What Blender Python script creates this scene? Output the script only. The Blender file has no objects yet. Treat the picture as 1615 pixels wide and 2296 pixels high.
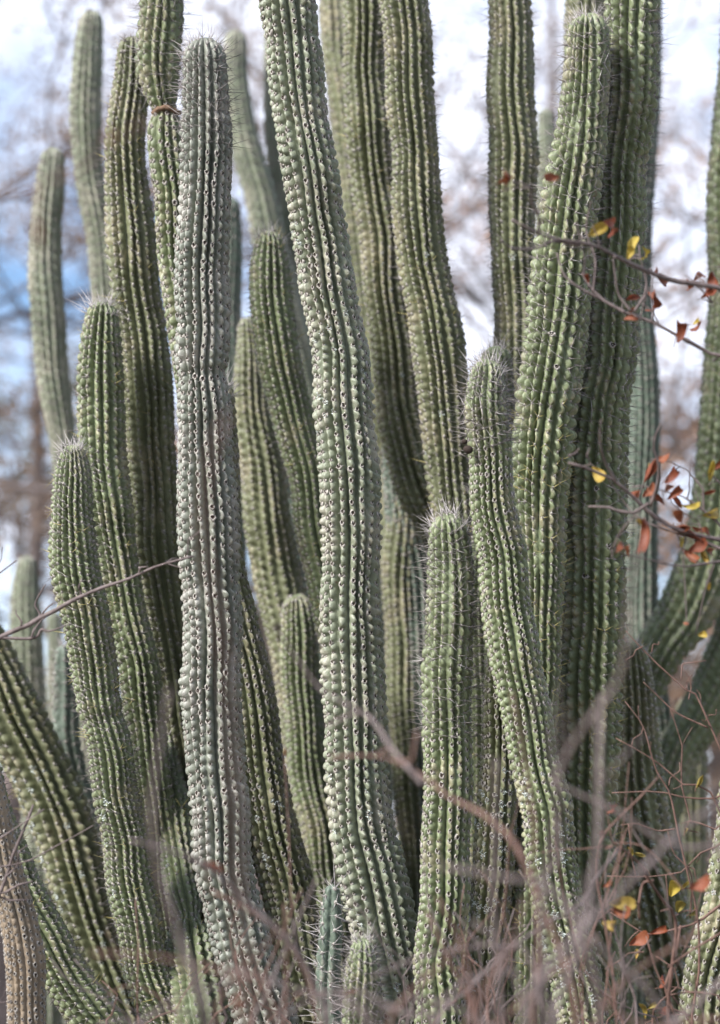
import bpy, math, random
import numpy as np
from mathutils import Vector, Matrix

random.seed(7)
RNG = np.random.default_rng(11)
SC = bpy.context.scene
COL = SC.collection
R = math.radians

# ------------------------------------------------------------------ camera
LENS, SENS = 85.0, 24.0
CAM_H, PITCH, FOCUS = 1.30, R(9.0), 5.45
cd = bpy.data.cameras.new('camera')
cd.lens = LENS; cd.sensor_fit = 'HORIZONTAL'; cd.sensor_width = SENS
cd.clip_start = 0.1; cd.clip_end = 2000
cd.dof.use_dof = True; cd.dof.focus_distance = FOCUS; cd.dof.aperture_fstop = 2.0
cd.dof.aperture_blades = 0
cam = bpy.data.objects.new('camera', cd); COL.objects.link(cam)
cam.location = (0, 0, CAM_H); cam.rotation_euler = (math.pi/2 + PITCH, 0, 0)
SC.camera = cam

# ------------------------------------------------------------------ sky and sun
SUN_DIR = Vector((-0.66, -0.54, 0.64)).normalized()      # towards the sun
sun_elev = math.asin(SUN_DIR.z)
sun_az = math.atan2(SUN_DIR.x, SUN_DIR.y)
world = bpy.data.worlds.new('World'); SC.world = world; world.use_nodes = True
wn = world.node_tree.nodes; wl = world.node_tree.links
wn.clear()
wo = wn.new('ShaderNodeOutputWorld'); bg = wn.new('ShaderNodeBackground')
sky = wn.new('ShaderNodeTexSky'); sky.sky_type = 'NISHITA'; sky.sun_disc = False
sky.sun_elevation = sun_elev; sky.sun_rotation = sun_az
sky.air_density = 1.0; sky.dust_density = 0.8; sky.ozone_density = 4.0
tc = wn.new('ShaderNodeTexCoord')
mp = wn.new('ShaderNodeMapping'); mp.inputs['Scale'].default_value = (3.0, 3.0, 6.0)
nz = wn.new('ShaderNodeTexNoise'); nz.inputs['Scale'].default_value = 1.6
nz.inputs['Detail'].default_value = 7; nz.inputs['Roughness'].default_value = 0.55
rp = wn.new('ShaderNodeValToRGB')
rp.color_ramp.elements[0].position = 0.41; rp.color_ramp.elements[0].color = (0, 0, 0, 1)
rp.color_ramp.elements[1].position = 0.62; rp.color_ramp.elements[1].color = (0.9, 0.9, 0.9, 1)
mx = wn.new('ShaderNodeMix'); mx.data_type = 'RGBA'
mx.inputs[7].default_value = (7.2, 7.5, 8.6, 1)
bg.inputs['Strength'].default_value = 0.09
wl.new(tc.outputs['Generated'], mp.inputs['Vector']); wl.new(mp.outputs[0], nz.inputs['Vector'])
wl.new(nz.outputs['Fac'], rp.inputs['Fac']); wl.new(rp.outputs['Color'], mx.inputs[0])
wl.new(sky.outputs['Color'], mx.inputs[6]); wl.new(mx.outputs[2], bg.inputs['Color'])
wl.new(bg.outputs[0], wo.inputs['Surface'])

sd = bpy.data.lights.new('sun', 'SUN'); sd.energy = 3.7; sd.angle = R(12); sd.color = (1.0, 0.975, 0.95)
sun = bpy.data.objects.new('sun', sd); COL.objects.link(sun)
sun.rotation_euler = SUN_DIR.to_track_quat('Z', 'Y').to_euler(); sun.location = SUN_DIR*30

SC.view_settings.view_transform = 'Standard'; SC.view_settings.look = 'None'
SC.view_settings.exposure = 1.23; SC.view_settings.gamma = 1.0
SC.view_settings.use_curve_mapping = False
SC.cycles.use_denoising = True
SC.cycles.max_bounces = 6; SC.cycles.diffuse_bounces = 4
SC.cycles.sample_clamp_indirect = 6.0

# ------------------------------------------------------------------ pixel <-> world (photo measured on a 1615 x 2296 print)
K = SENS/LENS/1615.0
RIGHT = np.array([1.0, 0, 0])
UP = np.array([0, -math.sin(PITCH), math.cos(PITCH)])
FWD = np.array([0, math.cos(PITCH), math.sin(PITCH)])
CAM = np.array([0, 0, CAM_H])
def P(x, y, d):
    return CAM + d*(RIGHT*((x-807.5)*K) + UP*((1148-y)*K) + FWD)
def proj(p):
    q = np.asarray(p) - CAM
    d = q @ FWD
    return 807.5 + (q @ RIGHT)/d/K, 1148 - (q @ UP)/d/K, d

# ------------------------------------------------------------------ mesh helpers
def make_mesh(name, V, F, mats, midx=None, smooth=True, attrs=None):
    V = np.asarray(V, dtype=np.float32)
    me = bpy.data.meshes.new(name)
    F = [np.asarray(f, dtype=np.int32) for f in (F if isinstance(F, list) else [F]) if len(f)]
    nl = sum(f.size for f in F); npoly = sum(len(f) for f in F)
    me.vertices.add(len(V)); me.vertices.foreach_set('co', V.ravel())
    me.loops.add(nl); me.polygons.add(npoly)
    me.loops.foreach_set('vertex_index', np.concatenate([f.ravel() for f in F]))
    tot = np.concatenate([np.full(len(f), f.shape[1], np.int32) for f in F])
    st = np.concatenate([[0], np.cumsum(tot)[:-1]]).astype(np.int32)
    me.polygons.foreach_set('loop_start', st)
    if smooth: me.polygons.foreach_set('use_smooth', np.ones(npoly, bool))
    for m in mats: me.materials.append(m)
    if midx is not None: me.polygons.foreach_set('material_index', np.asarray(midx, np.int32))
    if attrs:
        for k, v in attrs.items():
            a = me.attributes.new(k, 'FLOAT', 'POINT'); a.data.foreach_set('value', np.asarray(v, np.float32))
    me.update(calc_edges=True)
    return me

def link(name, me, parent=None, mat4=None, kind=None):
    o = bpy.data.objects.new(name, me); COL.objects.link(o)
    if parent is not None: o.parent = parent
    if mat4 is not None: o.matrix_local = mat4
    if kind: o['kind'] = kind
    return o

def thing(name, label, cat, loc, group=None):
    o = bpy.data.objects.new(name, None); COL.objects.link(o)
    o.empty_display_size = 0.1
    o.location = loc; o['label'] = label; o['category'] = cat
    if group: o['group'] = group
    return o

def spline(pts, n):
    """Catmull-Rom through pts (any number of columns), n samples, uniform in arc length of the first three columns"""
    pts = np.asarray(pts, float)
    a = np.vstack([2*pts[0]-pts[1], pts, 2*pts[-1]-pts[-2]])
    out = []
    for i in range(len(pts)-1):
        p0, p1, p2, p3 = a[i:i+4]
        t = np.linspace(0, 1, 24, endpoint=False)[:, None]
        out.append(0.5*((2*p1) + (-p0+p2)*t + (2*p0-5*p1+4*p2-p3)*t*t + (-p0+3*p1-3*p2+p3)*t**3))
    out.append(pts[-1:])
    c = np.vstack(out)
    s = np.concatenate([[0], np.cumsum(np.linalg.norm(np.diff(c[:, :3], axis=0), axis=1))])
    q = np.linspace(0, s[-1], n) if np.isscalar(n) else np.asarray(n)
    return np.stack([np.interp(q, s, c[:, k]) for k in range(c.shape[1])], 1), s[-1]

def frames(c):
    t = np.gradient(c, axis=0); t /= np.linalg.norm(t, axis=1)[:, None]
    ref = np.array([1.0, 0, 0])
    if abs(t[:, 0]).max() > 0.9: ref = np.array([0, 0.95, 0.31])
    u = ref - t*(t @ ref)[:, None]; u /= np.linalg.norm(u, axis=1)[:, None]
    v = np.cross(t, u)
    return t, u, v

def tube(c, r, sides=7, rough=0.0):
    n = len(c); t, u, v = frames(c)
    a = np.arange(sides)*2*math.pi/sides
    rr = np.asarray(r)[:, None]*(1 + rough*RNG.standard_normal((n, sides)))
    V = c[:, None, :] + rr[..., None]*(np.cos(a)[None, :, None]*u[:, None, :] + np.sin(a)[None, :, None]*v[:, None, :])
    V = V.reshape(-1, 3)
    i = np.arange(n-1)[:, None]*sides; j = np.arange(sides)[None, :]; j2 = (j+1) % sides
    F = np.stack([i+j, i+j2, i+sides+j2, i+sides+j], -1).reshape(-1, 4)
    V = np.vstack([V, c[:1], c[-1:]])
    k = n*sides
    j = np.arange(sides); j2 = (j+1) % sides
    T = np.vstack([np.stack([j2, j, np.full(sides, k)], 1), np.stack([(n-1)*sides+j, (n-1)*sides+j2, np.full(sides, k+1)], 1)])
    return V, F, T

def merge(tubes):
    Vs, Fs, Ts, o = [], [], [], 0
    for V, F, T in tubes:
        Vs.append(V); Fs.append(F+o); Ts.append(T+o); o += len(V)
    return np.vstack(Vs), [np.vstack(Fs), np.vstack(Ts)]

# ------------------------------------------------------------------ materials
def new_mat(name, rough=0.6, spec=0.35):
    m = bpy.data.materials.new(name); m.use_nodes = True
    nt = m.node_tree; b = nt.nodes['Principled BSDF']
    b.inputs['Roughness'].default_value = rough
    b.inputs['Specular IOR Level'].default_value = spec
    return m, nt, b
def N(nt, t, **kw):
    n = nt.nodes.new(t)
    for k, v in kw.items():
        if k in n.inputs: n.inputs[k].default_value = v
        else: setattr(n, k, v)
    return n
def ramp(nt, fac, stops):
    r = nt.nodes.new('ShaderNodeValToRGB'); e = r.color_ramp.elements
    e[0].position, e[0].color = stops[0][0], (*stops[0][1], 1)
    e[1].position, e[1].color = stops[1][0], (*stops[1][1], 1)
    for p, c in stops[2:]:
        x = e.new(p); x.color = (*c, 1)
    nt.links.new(fac, r.inputs['Fac']); return r.outputs['Color']
def mixc(nt, fac, a, b, mode='MIX'):
    m = nt.nodes.new('ShaderNodeMix'); m.data_type = 'RGBA'; m.blend_type = mode
    for s, v in ((0, fac), (6, a), (7, b)):
        if isinstance(v, (int, float)): m.inputs[s].default_value = v
        elif isinstance(v, tuple): m.inputs[s].default_value = (*v, 1)
        else: nt.links.new(v, m.inputs[s])
    return m.outputs[2]
def bump(nt, b, h, strength, dist):
    n = nt.nodes.new('ShaderNodeBump'); n.inputs['Strength'].default_value = strength; n.inputs['Distance'].default_value = dist
    nt.links.new(h, n.inputs['Height']); nt.links.new(n.outputs[0], b.inputs['Normal'])

def cactus_mat(name, green, pale, cork, cork_amt, rough=0.5):
    m, nt, b = new_mat(name, rough, 0.4)
    co = N(nt, 'ShaderNodeTexCoord').outputs['Object']
    n1 = N(nt, 'ShaderNodeTexNoise', Scale=9.0, Detail=6.0, Roughness=0.6); nt.links.new(co, n1.inputs['Vector'])
    n2 = N(nt, 'ShaderNodeTexNoise', Scale=75.0, Detail=5.0, Roughness=0.65); nt.links.new(co, n2.inputs['Vector'])
    n3 = N(nt, 'ShaderNodeTexNoise', Scale=320.0, Detail=3.0); nt.links.new(co, n3.inputs['Vector'])
    a = N(nt, 'ShaderNodeAttribute', attribute_name='crest').outputs['Fac']
    base = mixc(nt, n1.outputs['Fac'], tuple(0.72*x for x in green), tuple(1.25*x for x in green))
    f = N(nt, 'ShaderNodeMath', operation='MULTIPLY'); nt.links.new(a, f.inputs[0])
    g = ramp(nt, n2.outputs['Fac'], [(0.3, (0.15,)*3), (0.75, (0.75,)*3)]); nt.links.new(g, f.inputs[1])
    base = mixc(nt, f.outputs[0], base, pale)
    # corky scurf: patches, thickest on the rib crests
    s = N(nt, 'ShaderNodeMath', operation='MULTIPLY_ADD'); nt.links.new(a, s.inputs[0]); s.inputs[1].default_value = 0.18
    nt.links.new(n1.outputs['Fac'], s.inputs[2])
    s2 = N(nt, 'ShaderNodeMath', operation='MULTIPLY_ADD'); nt.links.new(n2.outputs['Fac'], s2.inputs[0]); s2.inputs[1].default_value = 0.45
    nt.links.new(s.outputs[0], s2.inputs[2])
    th = 0.98 - 0.42*cork_amt
    ck = ramp(nt, s2.outputs[0], [(max(0.0, th-0.10), (0, 0, 0)), (min(1.0, th+0.12), (0.85,)*3)])
    base = mixc(nt, ck, base, cork)
    fl = ramp(nt, n3.outputs['Fac'], [(0.66, (0, 0, 0)), (0.78, (0.45,)*3)])
    base = mixc(nt, fl, base, tuple(min(1, 1.7*x) for x in pale))
    n4 = N(nt, 'ShaderNodeTexNoise', Scale=21.0, Detail=7.0, Roughness=0.7); nt.links.new(co, n4.inputs['Vector'])
    sc = ramp(nt, n4.outputs['Fac'], [(0.655, (0, 0, 0)), (0.70, (0.8,)*3)])
    base = mixc(nt, sc, base, (0.13, 0.090, 0.060))
    dirt = ramp(nt, n4.outputs['Fac'], [(0.30, (0.62,)*3), (0.55, (1.0,)*3)])
    base = mixc(nt, 1.0, base, dirt, 'MULTIPLY')
    nt.links.new(base, b.inputs['Base Color'])
    h = N(nt, 'ShaderNodeMath', operation='MULTIPLY_ADD'); nt.links.new(n3.outputs['Fac'], h.inputs[0]); h.inputs[1].default_value = 0.35
    nt.links.new(n2.outputs['Fac'], h.inputs[2])
    bump(nt, b, h.outputs[0], 0.45, 0.004)
    return m

MC = {
 'grey':  cactus_mat('cactus_skin_grey', (0.172, 0.192, 0.128), (0.285, 0.303, 0.219), (0.324, 0.306, 0.239), 0.06, 0.42),
 'corky': cactus_mat('cactus_skin_corky', (0.167, 0.181, 0.139), (0.288, 0.292, 0.249), (0.300, 0.285, 0.250), 0.05, 0.45),
 'green': cactus_mat('cactus_skin_green', (0.148, 0.176, 0.090), (0.255, 0.281, 0.159), (0.283, 0.262, 0.169), -0.05, 0.42),
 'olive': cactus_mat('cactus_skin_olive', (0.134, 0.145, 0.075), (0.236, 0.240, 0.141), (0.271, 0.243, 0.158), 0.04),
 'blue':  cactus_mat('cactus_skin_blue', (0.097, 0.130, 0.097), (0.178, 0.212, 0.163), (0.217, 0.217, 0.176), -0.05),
 'tan':   cactus_mat('cactus_skin_tan', (0.141, 0.121, 0.088), (0.252, 0.201, 0.150), (0.292, 0.226, 0.159), 0.80, 0.8),
}
def noisy_mat(name, c0, c1, scale=40.0, rough=0.7, bs=0.3, bd=0.002, spec=0.3):
    m, nt, b = new_mat(name, rough, spec)
    co = N(nt, 'ShaderNodeTexCoord').outputs['Object']
    n = N(nt, 'ShaderNodeTexNoise', Scale=scale, Detail=4.0); nt.links.new(co, n.inputs['Vector'])
    nt.links.new(ramp(nt, n.outputs['Fac'], [(0.3, c0), (0.7, c1)]), b.inputs['Base Color'])
    bump(nt, b, n.outputs['Fac'], bs, bd)
    return m
M_FELT = noisy_mat('areole_felt', (0.20, 0.18, 0.155), (0.42, 0.39, 0.35), 250)
M_PIT = noisy_mat('areole_pit', (0.020, 0.014, 0.011), (0.05, 0.034, 0.027), 400, 0.9)  # dark brown felt, its near-black tone also painting the shade of a deep hole
M_SPINE = noisy_mat('spine_grey', (0.070, 0.060, 0.056), (0.26, 0.23, 0.22), 90, 0.5)
M_PALE = noisy_mat('spine_pale', (0.24, 0.22, 0.21), (0.50, 0.46, 0.45), 90, 0.5)
M_STRAW = noisy_mat('spine_straw', (0.28, 0.24, 0.08), (0.42, 0.36, 0.16), 90, 0.5)
M_LICH = noisy_mat('lichen', (0.30, 0.34, 0.30), (0.58, 0.62, 0.58), 300, 0.9)
M_SCAR = noisy_mat('scar_tissue', (0.10, 0.06, 0.04), (0.22, 0.14, 0.09), 120, 0.9)
M_TWIG = noisy_mat('twig_bark_grey', (0.080, 0.060, 0.055), (0.200, 0.158, 0.150), 60, 0.75)
M_RUST = noisy_mat('twig_bark_russet', (0.085, 0.046, 0.036), (0.19, 0.112, 0.088), 60, 0.7)
M_BARK = noisy_mat('tree_bark', (0.07, 0.055, 0.05), (0.17, 0.135, 0.125), 8, 0.85, 0.6, 0.02)

def leaf_mat(name, c0, c1, c2, trans=0.25):
    m, nt, b = new_mat(name, 0.5, 0.4)
    oi = N(nt, 'ShaderNodeObjectInfo').outputs['Random']
    co = N(nt, 'ShaderNodeTexCoord').outputs['Object']
    n = N(nt, 'ShaderNodeTexNoise', Scale=55.0, Detail=4.0); nt.links.new(co, n.inputs['Vector'])
    s = N(nt, 'ShaderNodeMath', operation='MULTIPLY_ADD'); nt.links.new(oi, s.inputs[0]); s.inputs[1].default_value = 0.25
    nt.links.new(n.outputs['Fac'], s.inputs[2])
    c = ramp(nt, s.outputs[0], [(0.35, c0), (0.60, c1), (0.85, c2)])
    nt.links.new(c, b.inputs['Base Color'])
    bump(nt, b, n.outputs['Fac'], 0.4, 0.002)
    tr = N(nt, 'ShaderNodeBsdfTranslucent'); nt.links.new(c, tr.inputs['Color'])
    ms = N(nt, 'ShaderNodeMixShader'); ms.inputs[0].default_value = trans
    out = nt.nodes['Material Output']
    nt.links.new(b.outputs[0], ms.inputs[1]); nt.links.new(tr.outputs[0], ms.inputs[2]); nt.links.new(ms.outputs[0], out.inputs['Surface'])
    return m
M_RED = leaf_mat('leaf_red_brown', (0.12, 0.028, 0.014), (0.20, 0.055, 0.026), (0.26, 0.10, 0.045))
M_YEL = leaf_mat('leaf_yellow', (0.36, 0.25, 0.03), (0.42, 0.33, 0.06), (0.26, 0.11, 0.03))
M_OLV = leaf_mat('leaf_olive', (0.16, 0.15, 0.04), (0.30, 0.23, 0.05), (0.22, 0.11, 0.03))
M_BROWNLEAF = leaf_mat('tree_leaf_brown', (0.16, 0.10, 0.065), (0.22, 0.15, 0.10), (0.27, 0.15, 0.09), 0.35)
M_GREYLEAF = leaf_mat('tree_leaf_grey_green', (0.085, 0.095, 0.065), (0.13, 0.135, 0.09), (0.17, 0.14, 0.09), 0.35)
M_RUSTLEAF = leaf_mat('tree_leaf_rust', (0.20, 0.09, 0.05), (0.28, 0.14, 0.08), (0.30, 0.19, 0.11), 0.35)

# ------------------------------------------------------------------ ground
def ground():
    m, nt, b = new_mat('leaf_litter_ground', 0.9, 0.2)
    co = N(nt, 'ShaderNodeTexCoord').outputs['Object']
    n = N(nt, 'ShaderNodeTexNoise', Scale=0.6, Detail=8.0); nt.links.new(co, n.inputs['Vector'])
    n2 = N(nt, 'ShaderNodeTexNoise', Scale=14.0, Detail=8.0); nt.links.new(co, n2.inputs['Vector'])
    c = ramp(nt, n.outputs['Fac'], [(0.3, (0.085, 0.065, 0.042)), (0.7, (0.16, 0.125, 0.085))])
    c = mixc(nt, 0.4, c, ramp(nt, n2.outputs['Fac'], [(0.3, (0.05, 0.042, 0.025)), (0.7, (0.19, 0.155, 0.11))]))
    nt.links.new(c, b.inputs['Base Color']); bump(nt, b, n2.outputs['Fac'], 0.6, 0.03)
    nx, ny = 60, 70
    xs = np.concatenate([-np.geomspace(900, 8, 12), np.linspace(-7.5, 7.5, 40), np.geomspace(8, 900, 12)])
    ys = np.concatenate([[-60, -10], np.linspace(-4, 20, 60), np.geomspace(22, 1500, 16)])
    X, Y = np.meshgrid(xs, ys)
    near = np.exp(-((X/8)**2 + ((Y-6)/9)**2))
    Z = near*0.04*(np.sin(X*2.1+Y*1.3)+np.sin(X*0.9-Y*2.3+1)) - 0.02
    V = np.stack([X, Y, Z], -1).reshape(-1, 3)
    w = len(xs); i, j = np.meshgrid(np.arange(len(ys)-1), np.arange(w-1), indexing='ij')
    F = np.stack([i*w+j, i*w+j+1, (i+1)*w+j+1, (i+1)*w+j], -1).reshape(-1, 4)
    link('ground', make_mesh('ground', V, F, [m]), kind='structure')
ground()
def path():
    m = noisy_mat('pale_gravel', (0.40, 0.38, 0.35), (0.62, 0.60, 0.57), 12.0, 0.9, 0.5, 0.01)
    xs = np.linspace(-40, 40, 41); V = []; F = []
    for i, x in enumerate(xs):
        V += [(x, 12.5+0.8*math.sin(x*0.3), 0.09), (x, 30+1.2*math.sin(x*0.2+1), 0.03)]
        if i: F.append((2*i-2, 2*i, 2*i+1, 2*i-1))
    link('gravel_path', make_mesh('gravel_path', V, np.array(F), [m]), kind='structure')
path()

# ------------------------------------------------------------------ cactus columns
def spine_fan(rng, specs, mat_ids):
    """specs: list of (count, spread_lo, spread_hi (deg from normal), len_lo, len_hi, radius, material slot); z is outwards"""
    V, T, M = [], [], []
    for cnt, a0, a1, l0, l1, r, ms in specs:
        ph = rng.uniform(0, 6.28)
        for k in range(cnt):
            az = ph + 6.283*(k + rng.uniform(-0.3, 0.3))/cnt
            el = R(rng.uniform(a0, a1)); L = rng.uniform(l0, l1)
            d = np.array([math.sin(el)*math.cos(az), math.sin(el)*math.sin(az), math.cos(el)])
            u = np.cross(d, [0.3, 0.5, 0.8]); u /= np.linalg.norm(u); w = np.cross(d, u)
            o = len(V)
            for q in range(3):
                a = 2.094*q; V.append(d*0.0008 + r*(math.cos(a)*u + math.sin(a)*w))
            V.append(d*L)
            for q in range(3): T.append((o+q, o+(q+1) % 3, o+3)); M.append(ms)
    return V, T, M

def areole_pad(rng, size, pit=True, jag=0.18):
    """Felt-rimmed oval; with a pit: a ragged dark slot set high, and a thick pale lip under it."""
    n = 10; V, T, M = [], [], []
    rings = [(1.0, 0.00), (0.82, 0.22), (0.58, 0.17), (0.30, 0.10)] if pit else [(1.0, -0.10), (0.8, 0.2), (0.4, 0.34), (0.2, 0.38)]
    asp = rng.uniform(0.34, 0.46); up = rng.uniform(0.10, 0.24); lip = rng.uniform(0.0, 0.16)
    for q, (rr, z) in enumerate(rings):
        for k in range(n):
            a = 6.283*k/n; f = rr*(1 + jag*rng.uniform(-1, 1))
            x = asp*f*math.cos(a); y = 0.55*f*math.sin(a); zz = z
            if q >= 2: y += up
            if y < 0 and q < 2: x *= 1 + 0.9*y
            if pit and q in (1, 2) and math.sin(a) < 0.2: zz += lip
            V.append((x*size, y*size, zz*size))
    V.append((0, (up if pit else 0.1)*size, (rings[-1][1]-(0.02 if pit else 0))*size))
    for q in range(3):
        for k in range(n):
            a, b2 = q*n+k, q*n+(k+1) % n
            T += [(a, b2, b2+n), (a, b2+n, a+n)]; mm = 1 if (pit and q == 2) else 0
            M += [mm, mm]
    for k in range(n): T.append((3*n+k, 3*n+(k+1) % n, 4*n)); M.append(1 if pit else 0)
    return V, T, M

def join3(*parts):
    V, T, M = [], [], []
    for v, t, m in parts:
        o = len(V); V += [tuple(x) for x in v]; T += [(a+o, b+o, c+o) for a, b, c in t]; M += m
    return np.array(V), np.array(T), np.array(M)

AMATS = [M_FELT, M_PIT, M_SPINE, M_PALE, M_STRAW]
VAR = {}
rg = random.Random(3)
VAR['old'] = [join3(areole_pad(rg, rg.uniform(0.0085, 0.0135), True, 0.28), spine_fan(rg, [(rg.choice((1, 2, 3, 4)), 45, 85, 0.004, 0.012, 0.0007, rg.choice((2, 3)))], None)) for _ in range(20)]
VAR['spiny'] = [join3(areole_pad(rg, 0.0070, False), spine_fan(rg, [(6, 55, 82, 0.012, 0.022, 0.0007, rg.choice((2, 2, 2, 3))), (2, 8, 68, 0.026, 0.056, 0.0009, rg.choice((2, 2, 2, 3)))], None)) for _ in range(18)]
VAR['short'] = [join3(areole_pad(rg, 0.0085, False), spine_fan(rg, [(5, 45, 80, 0.008, 0.016, 0.0007, rg.choice((2, 2, 3))), (1, 5, 40, 0.016, 0.032, 0.0009, 2)], None)) for _ in range(9)]
VAR['crown'] = [join3(areole_pad(rg, 0.0060, False), spine_fan(rg, [(4, 25, 70, 0.016, 0.030, 0.0007, rg.choice((2, 3, 3))), (2, 5, 35, 0.028, 0.055, 0.0008, rg.choice((2, 3)))], None)) for _ in range(10)]
VAR['long'] = [join3(areole_pad(rg, 0.0085, False), spine_fan(rg, [(4, 35, 80, 0.016, 0.030, 0.0008, 3), (2, 5, 50, 0.035, 0.065, 0.0010, rg.choice((2, 3)))], None)) for _ in range(6)]
VAR['far'] = [join3(spine_fan(rg, [(4, 40, 80, 0.010, 0.018, 0.0010, 2)], None), areole_pad(rg, 0.008, False)) for _ in range(4)]
VAR['straw'] = [join3(areole_pad(rg, 0.0080, False), spine_fan(rg, [(4, 45, 80, 0.010, 0.017, 0.0007, 2), (3, 20, 70, 0.020, 0.040, 0.0009, 4)], None)) for _ in range(5)]
VMESH = {k: [make_mesh('spine_cluster' if k != 'old' else 'areole', v, t, AMATS, m, smooth=False) for v, t, m in vs] for k, vs in VAR.items()}

def lichen_var(rng):
    """a crust of short curled lobes hugging the rib, thicker in the middle"""
    V, T = [], []
    for k in range(30):
        rad = 0.0062*math.sqrt(rng.random()); a0 = rng.uniform(0, 6.28)
        c = np.array([rad*math.cos(a0)*0.8, rad*math.sin(a0)*1.2, 0.0005])
        az = rng.uniform(0, 6.28); el = R(rng.uniform(15, 80)); L = rng.uniform(0.0018, 0.0045)
        d = np.array([math.sin(el)*math.cos(az), math.sin(el)*math.sin(az), math.cos(el)])
        u = np.cross(d, [0.2, 0.7, 0.6]); u /= np.linalg.norm(u)
        w = rng.uniform(0.0005, 0.0011); o = len(V)
        b2 = d + 0.7*np.array([rng.uniform(-1, 1), rng.uniform(-1, 1), rng.uniform(-0.2, 0.6)])
        V += [c+u*w*0.6, c-u*w*0.6, c+d*L*0.6+u*w, c+d*L*0.6-u*w, c+b2*L*0.9+u*w*1.3, c+b2*L*0.9-u*w*1.3]
        T += [(o, o+1, o+3), (o, o+3, o+2), (o+2, o+3, o+5), (o+2, o+5, o+4)]
    return np.array(V), np.array(T)
LICH = [make_mesh('lichen_tuft', *lichen_var(rg), [M_LICH], smooth=False) for _ in range(6)]

COLUMNS = []
def column(label, d, N_, sp, pts, skin='grey', style='old', apex=True, spiny_to=None, d_low=None, lich=0.0, pinch=(), sharp=False, dep=0.28, amp=0.11, cat='cactus', group='cactus columns of the stand', extra=None, lich_from=450, holes=()):
    COLUMNS.append(dict(label=label, d=d, N=N_, sp=sp, pts=pts, skin=skin, style=style, apex=apex, spiny_to=spiny_to, d_low=d_low if d_low else d, lich=lich, pinch=pinch, sharp=sharp, dep=dep, amp=amp, cat=cat, group=group, extra=extra, lich_from=lich_from, holes=holes))

# --- the columns: (x, y, half width) down the axis
column('tall corky grey-green cactus column with pinched waist, its spiny tip left of centre', 5.45, 18, 24,
  [(462,84,0),(461,130,49),(460,200,53),(459,350,59),(457,500,61),(454,700,61),(449,800,60),(450,845,54),(456,920,61),(457,1000,64),(464,1200,66),(469,1400,66),(478,1600,67),(487,1800,68),(515,2000,67),(552,2150,68),(600,2295,72)],
  'corky', 'old', spiny_to=330, pinch=((842,14,0.07),(960,18,0.05)), sharp=True, holes=((470,1149),(470,1160),(462,1040),(498,2590-820)))
column('long pale leaning cactus column dotted with dark pits, rising out of the top centre', 5.45, 17, 24,
  [(643,0,62),(661,200,64),(695,400,65),(710,500,65),(747,700,63),(768,850,67),(782,1000,68),(790,1200,70),(790,1400,72),(790,1600,72),(796,1700,73),(815,1850,77),(845,2000,80),(862,2100,78),(895,2295,75)],
  'grey', 'old', apex=False, lich=0.26, sharp=True, holes=((770,1050),(772,1292),(792,1062),(826,2065-150)), dep=0.28)
column('bright green young cactus column bristling with long spines, in front right of centre', 5.36, 16, 23,
  [(998,1152,0),(1000,1200,46),(1003,1300,54),(1006,1500,56),(1004,1700,57),(998,1900,57),(992,2050,57),(985,2180,59),(980,2295,60)],
  'green', 'old', spiny_to=1640, sharp=True, lich=0.03, lich_from=1800, dep=0.26)
column('slim green cactus column with bushy spiny tip leaning down right of the young spiny one', 5.30, 18, 20,
  [(1090,806,0),(1092,835,37),(1093,900,47),(1097,1000,49),(1105,1100,50),(1118,1200,52),(1131,1300,55),(1148,1400,57),(1163,1500,58),(1185,1600,57),(1205,1700,56),(1222,1800,58),(1237,1900,58),(1252,2000,58),(1272,2100,58),(1310,2295,60)],
  'green', 'old', spiny_to=1010, lich=0.34, lich_from=1430, sharp=True, extra='fruit', holes=((1131,1862),(1637-450,1556)))
column('short dark-spined cactus tip peeping out behind the slim green column', 5.85, 14, 24,
  [(1108,776,0),(1110,805,36),(1112,900,42),(1116,1000,44),(1122,1150,46),(1130,1350,46)], 'green', 'spiny', sharp=True)
column('stout light green cactus column covered in spines with its round tip at the top right', 5.65, 18, 27,
  [(1316,30,0),(1317,65,47),(1308,200,58),(1284,400,67),(1262,600,70),(1238,800,72),(1215,1000,71),(1208,1100,66),(1206,1200,58),(1208,1300,54),(1208,1400,50),(1206,1550,48)],
  'green', 'spiny', spiny_to=900, sharp=True, pinch=((935,20,0.05),), holes=((1250,832),(1238,735),(1317,533)), dep=0.27)
column('tall straight spiny cactus column running off the top right behind the stout one', 5.75, 16, 26,
  [(1417,0,61),(1412,200,60),(1398,400,60),(1382,600,60),(1370,800,63),(1353,900,65),(1345,1050,70),(1338,1200,72),(1333,1340,71),(1324,1480,72),(1320,1600,72),(1318,1800,70),(1318,2000,68),(1325,2295,66)],
  'green', 'spiny', apex=False, spiny_to=1250, sharp=True, lich=0.05, lich_from=1450, holes=((1311,962),(1315,1293),(1370,1210),(1378,786),(1322,1092)), dep=0.30)
column('dull green cactus column right of the pale pitted one, running out of the top edge', 6.05, 17, 22,
  [(909,0,55),(917,144,55),(928,360,55),(940,504,57),(957,648,58),(973,756,60),(995,906,58),(1015,1050,56),(1028,1150,54),(1036,1300,52)],
  'olive', 'short', apex=False, lich=0.05, dep=0.30)
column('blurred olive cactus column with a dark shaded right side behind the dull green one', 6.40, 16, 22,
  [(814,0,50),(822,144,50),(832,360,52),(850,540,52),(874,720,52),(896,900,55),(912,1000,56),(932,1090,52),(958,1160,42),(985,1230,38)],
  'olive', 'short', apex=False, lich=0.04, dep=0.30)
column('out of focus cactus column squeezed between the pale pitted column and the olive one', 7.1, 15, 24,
  [(757,0,42),(775,216,42),(800,432,42),(820,612,42),(836,762,42),(852,906,42),(880,1100,42),(900,1300,42)], 'olive', 'far', apex=False)
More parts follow.
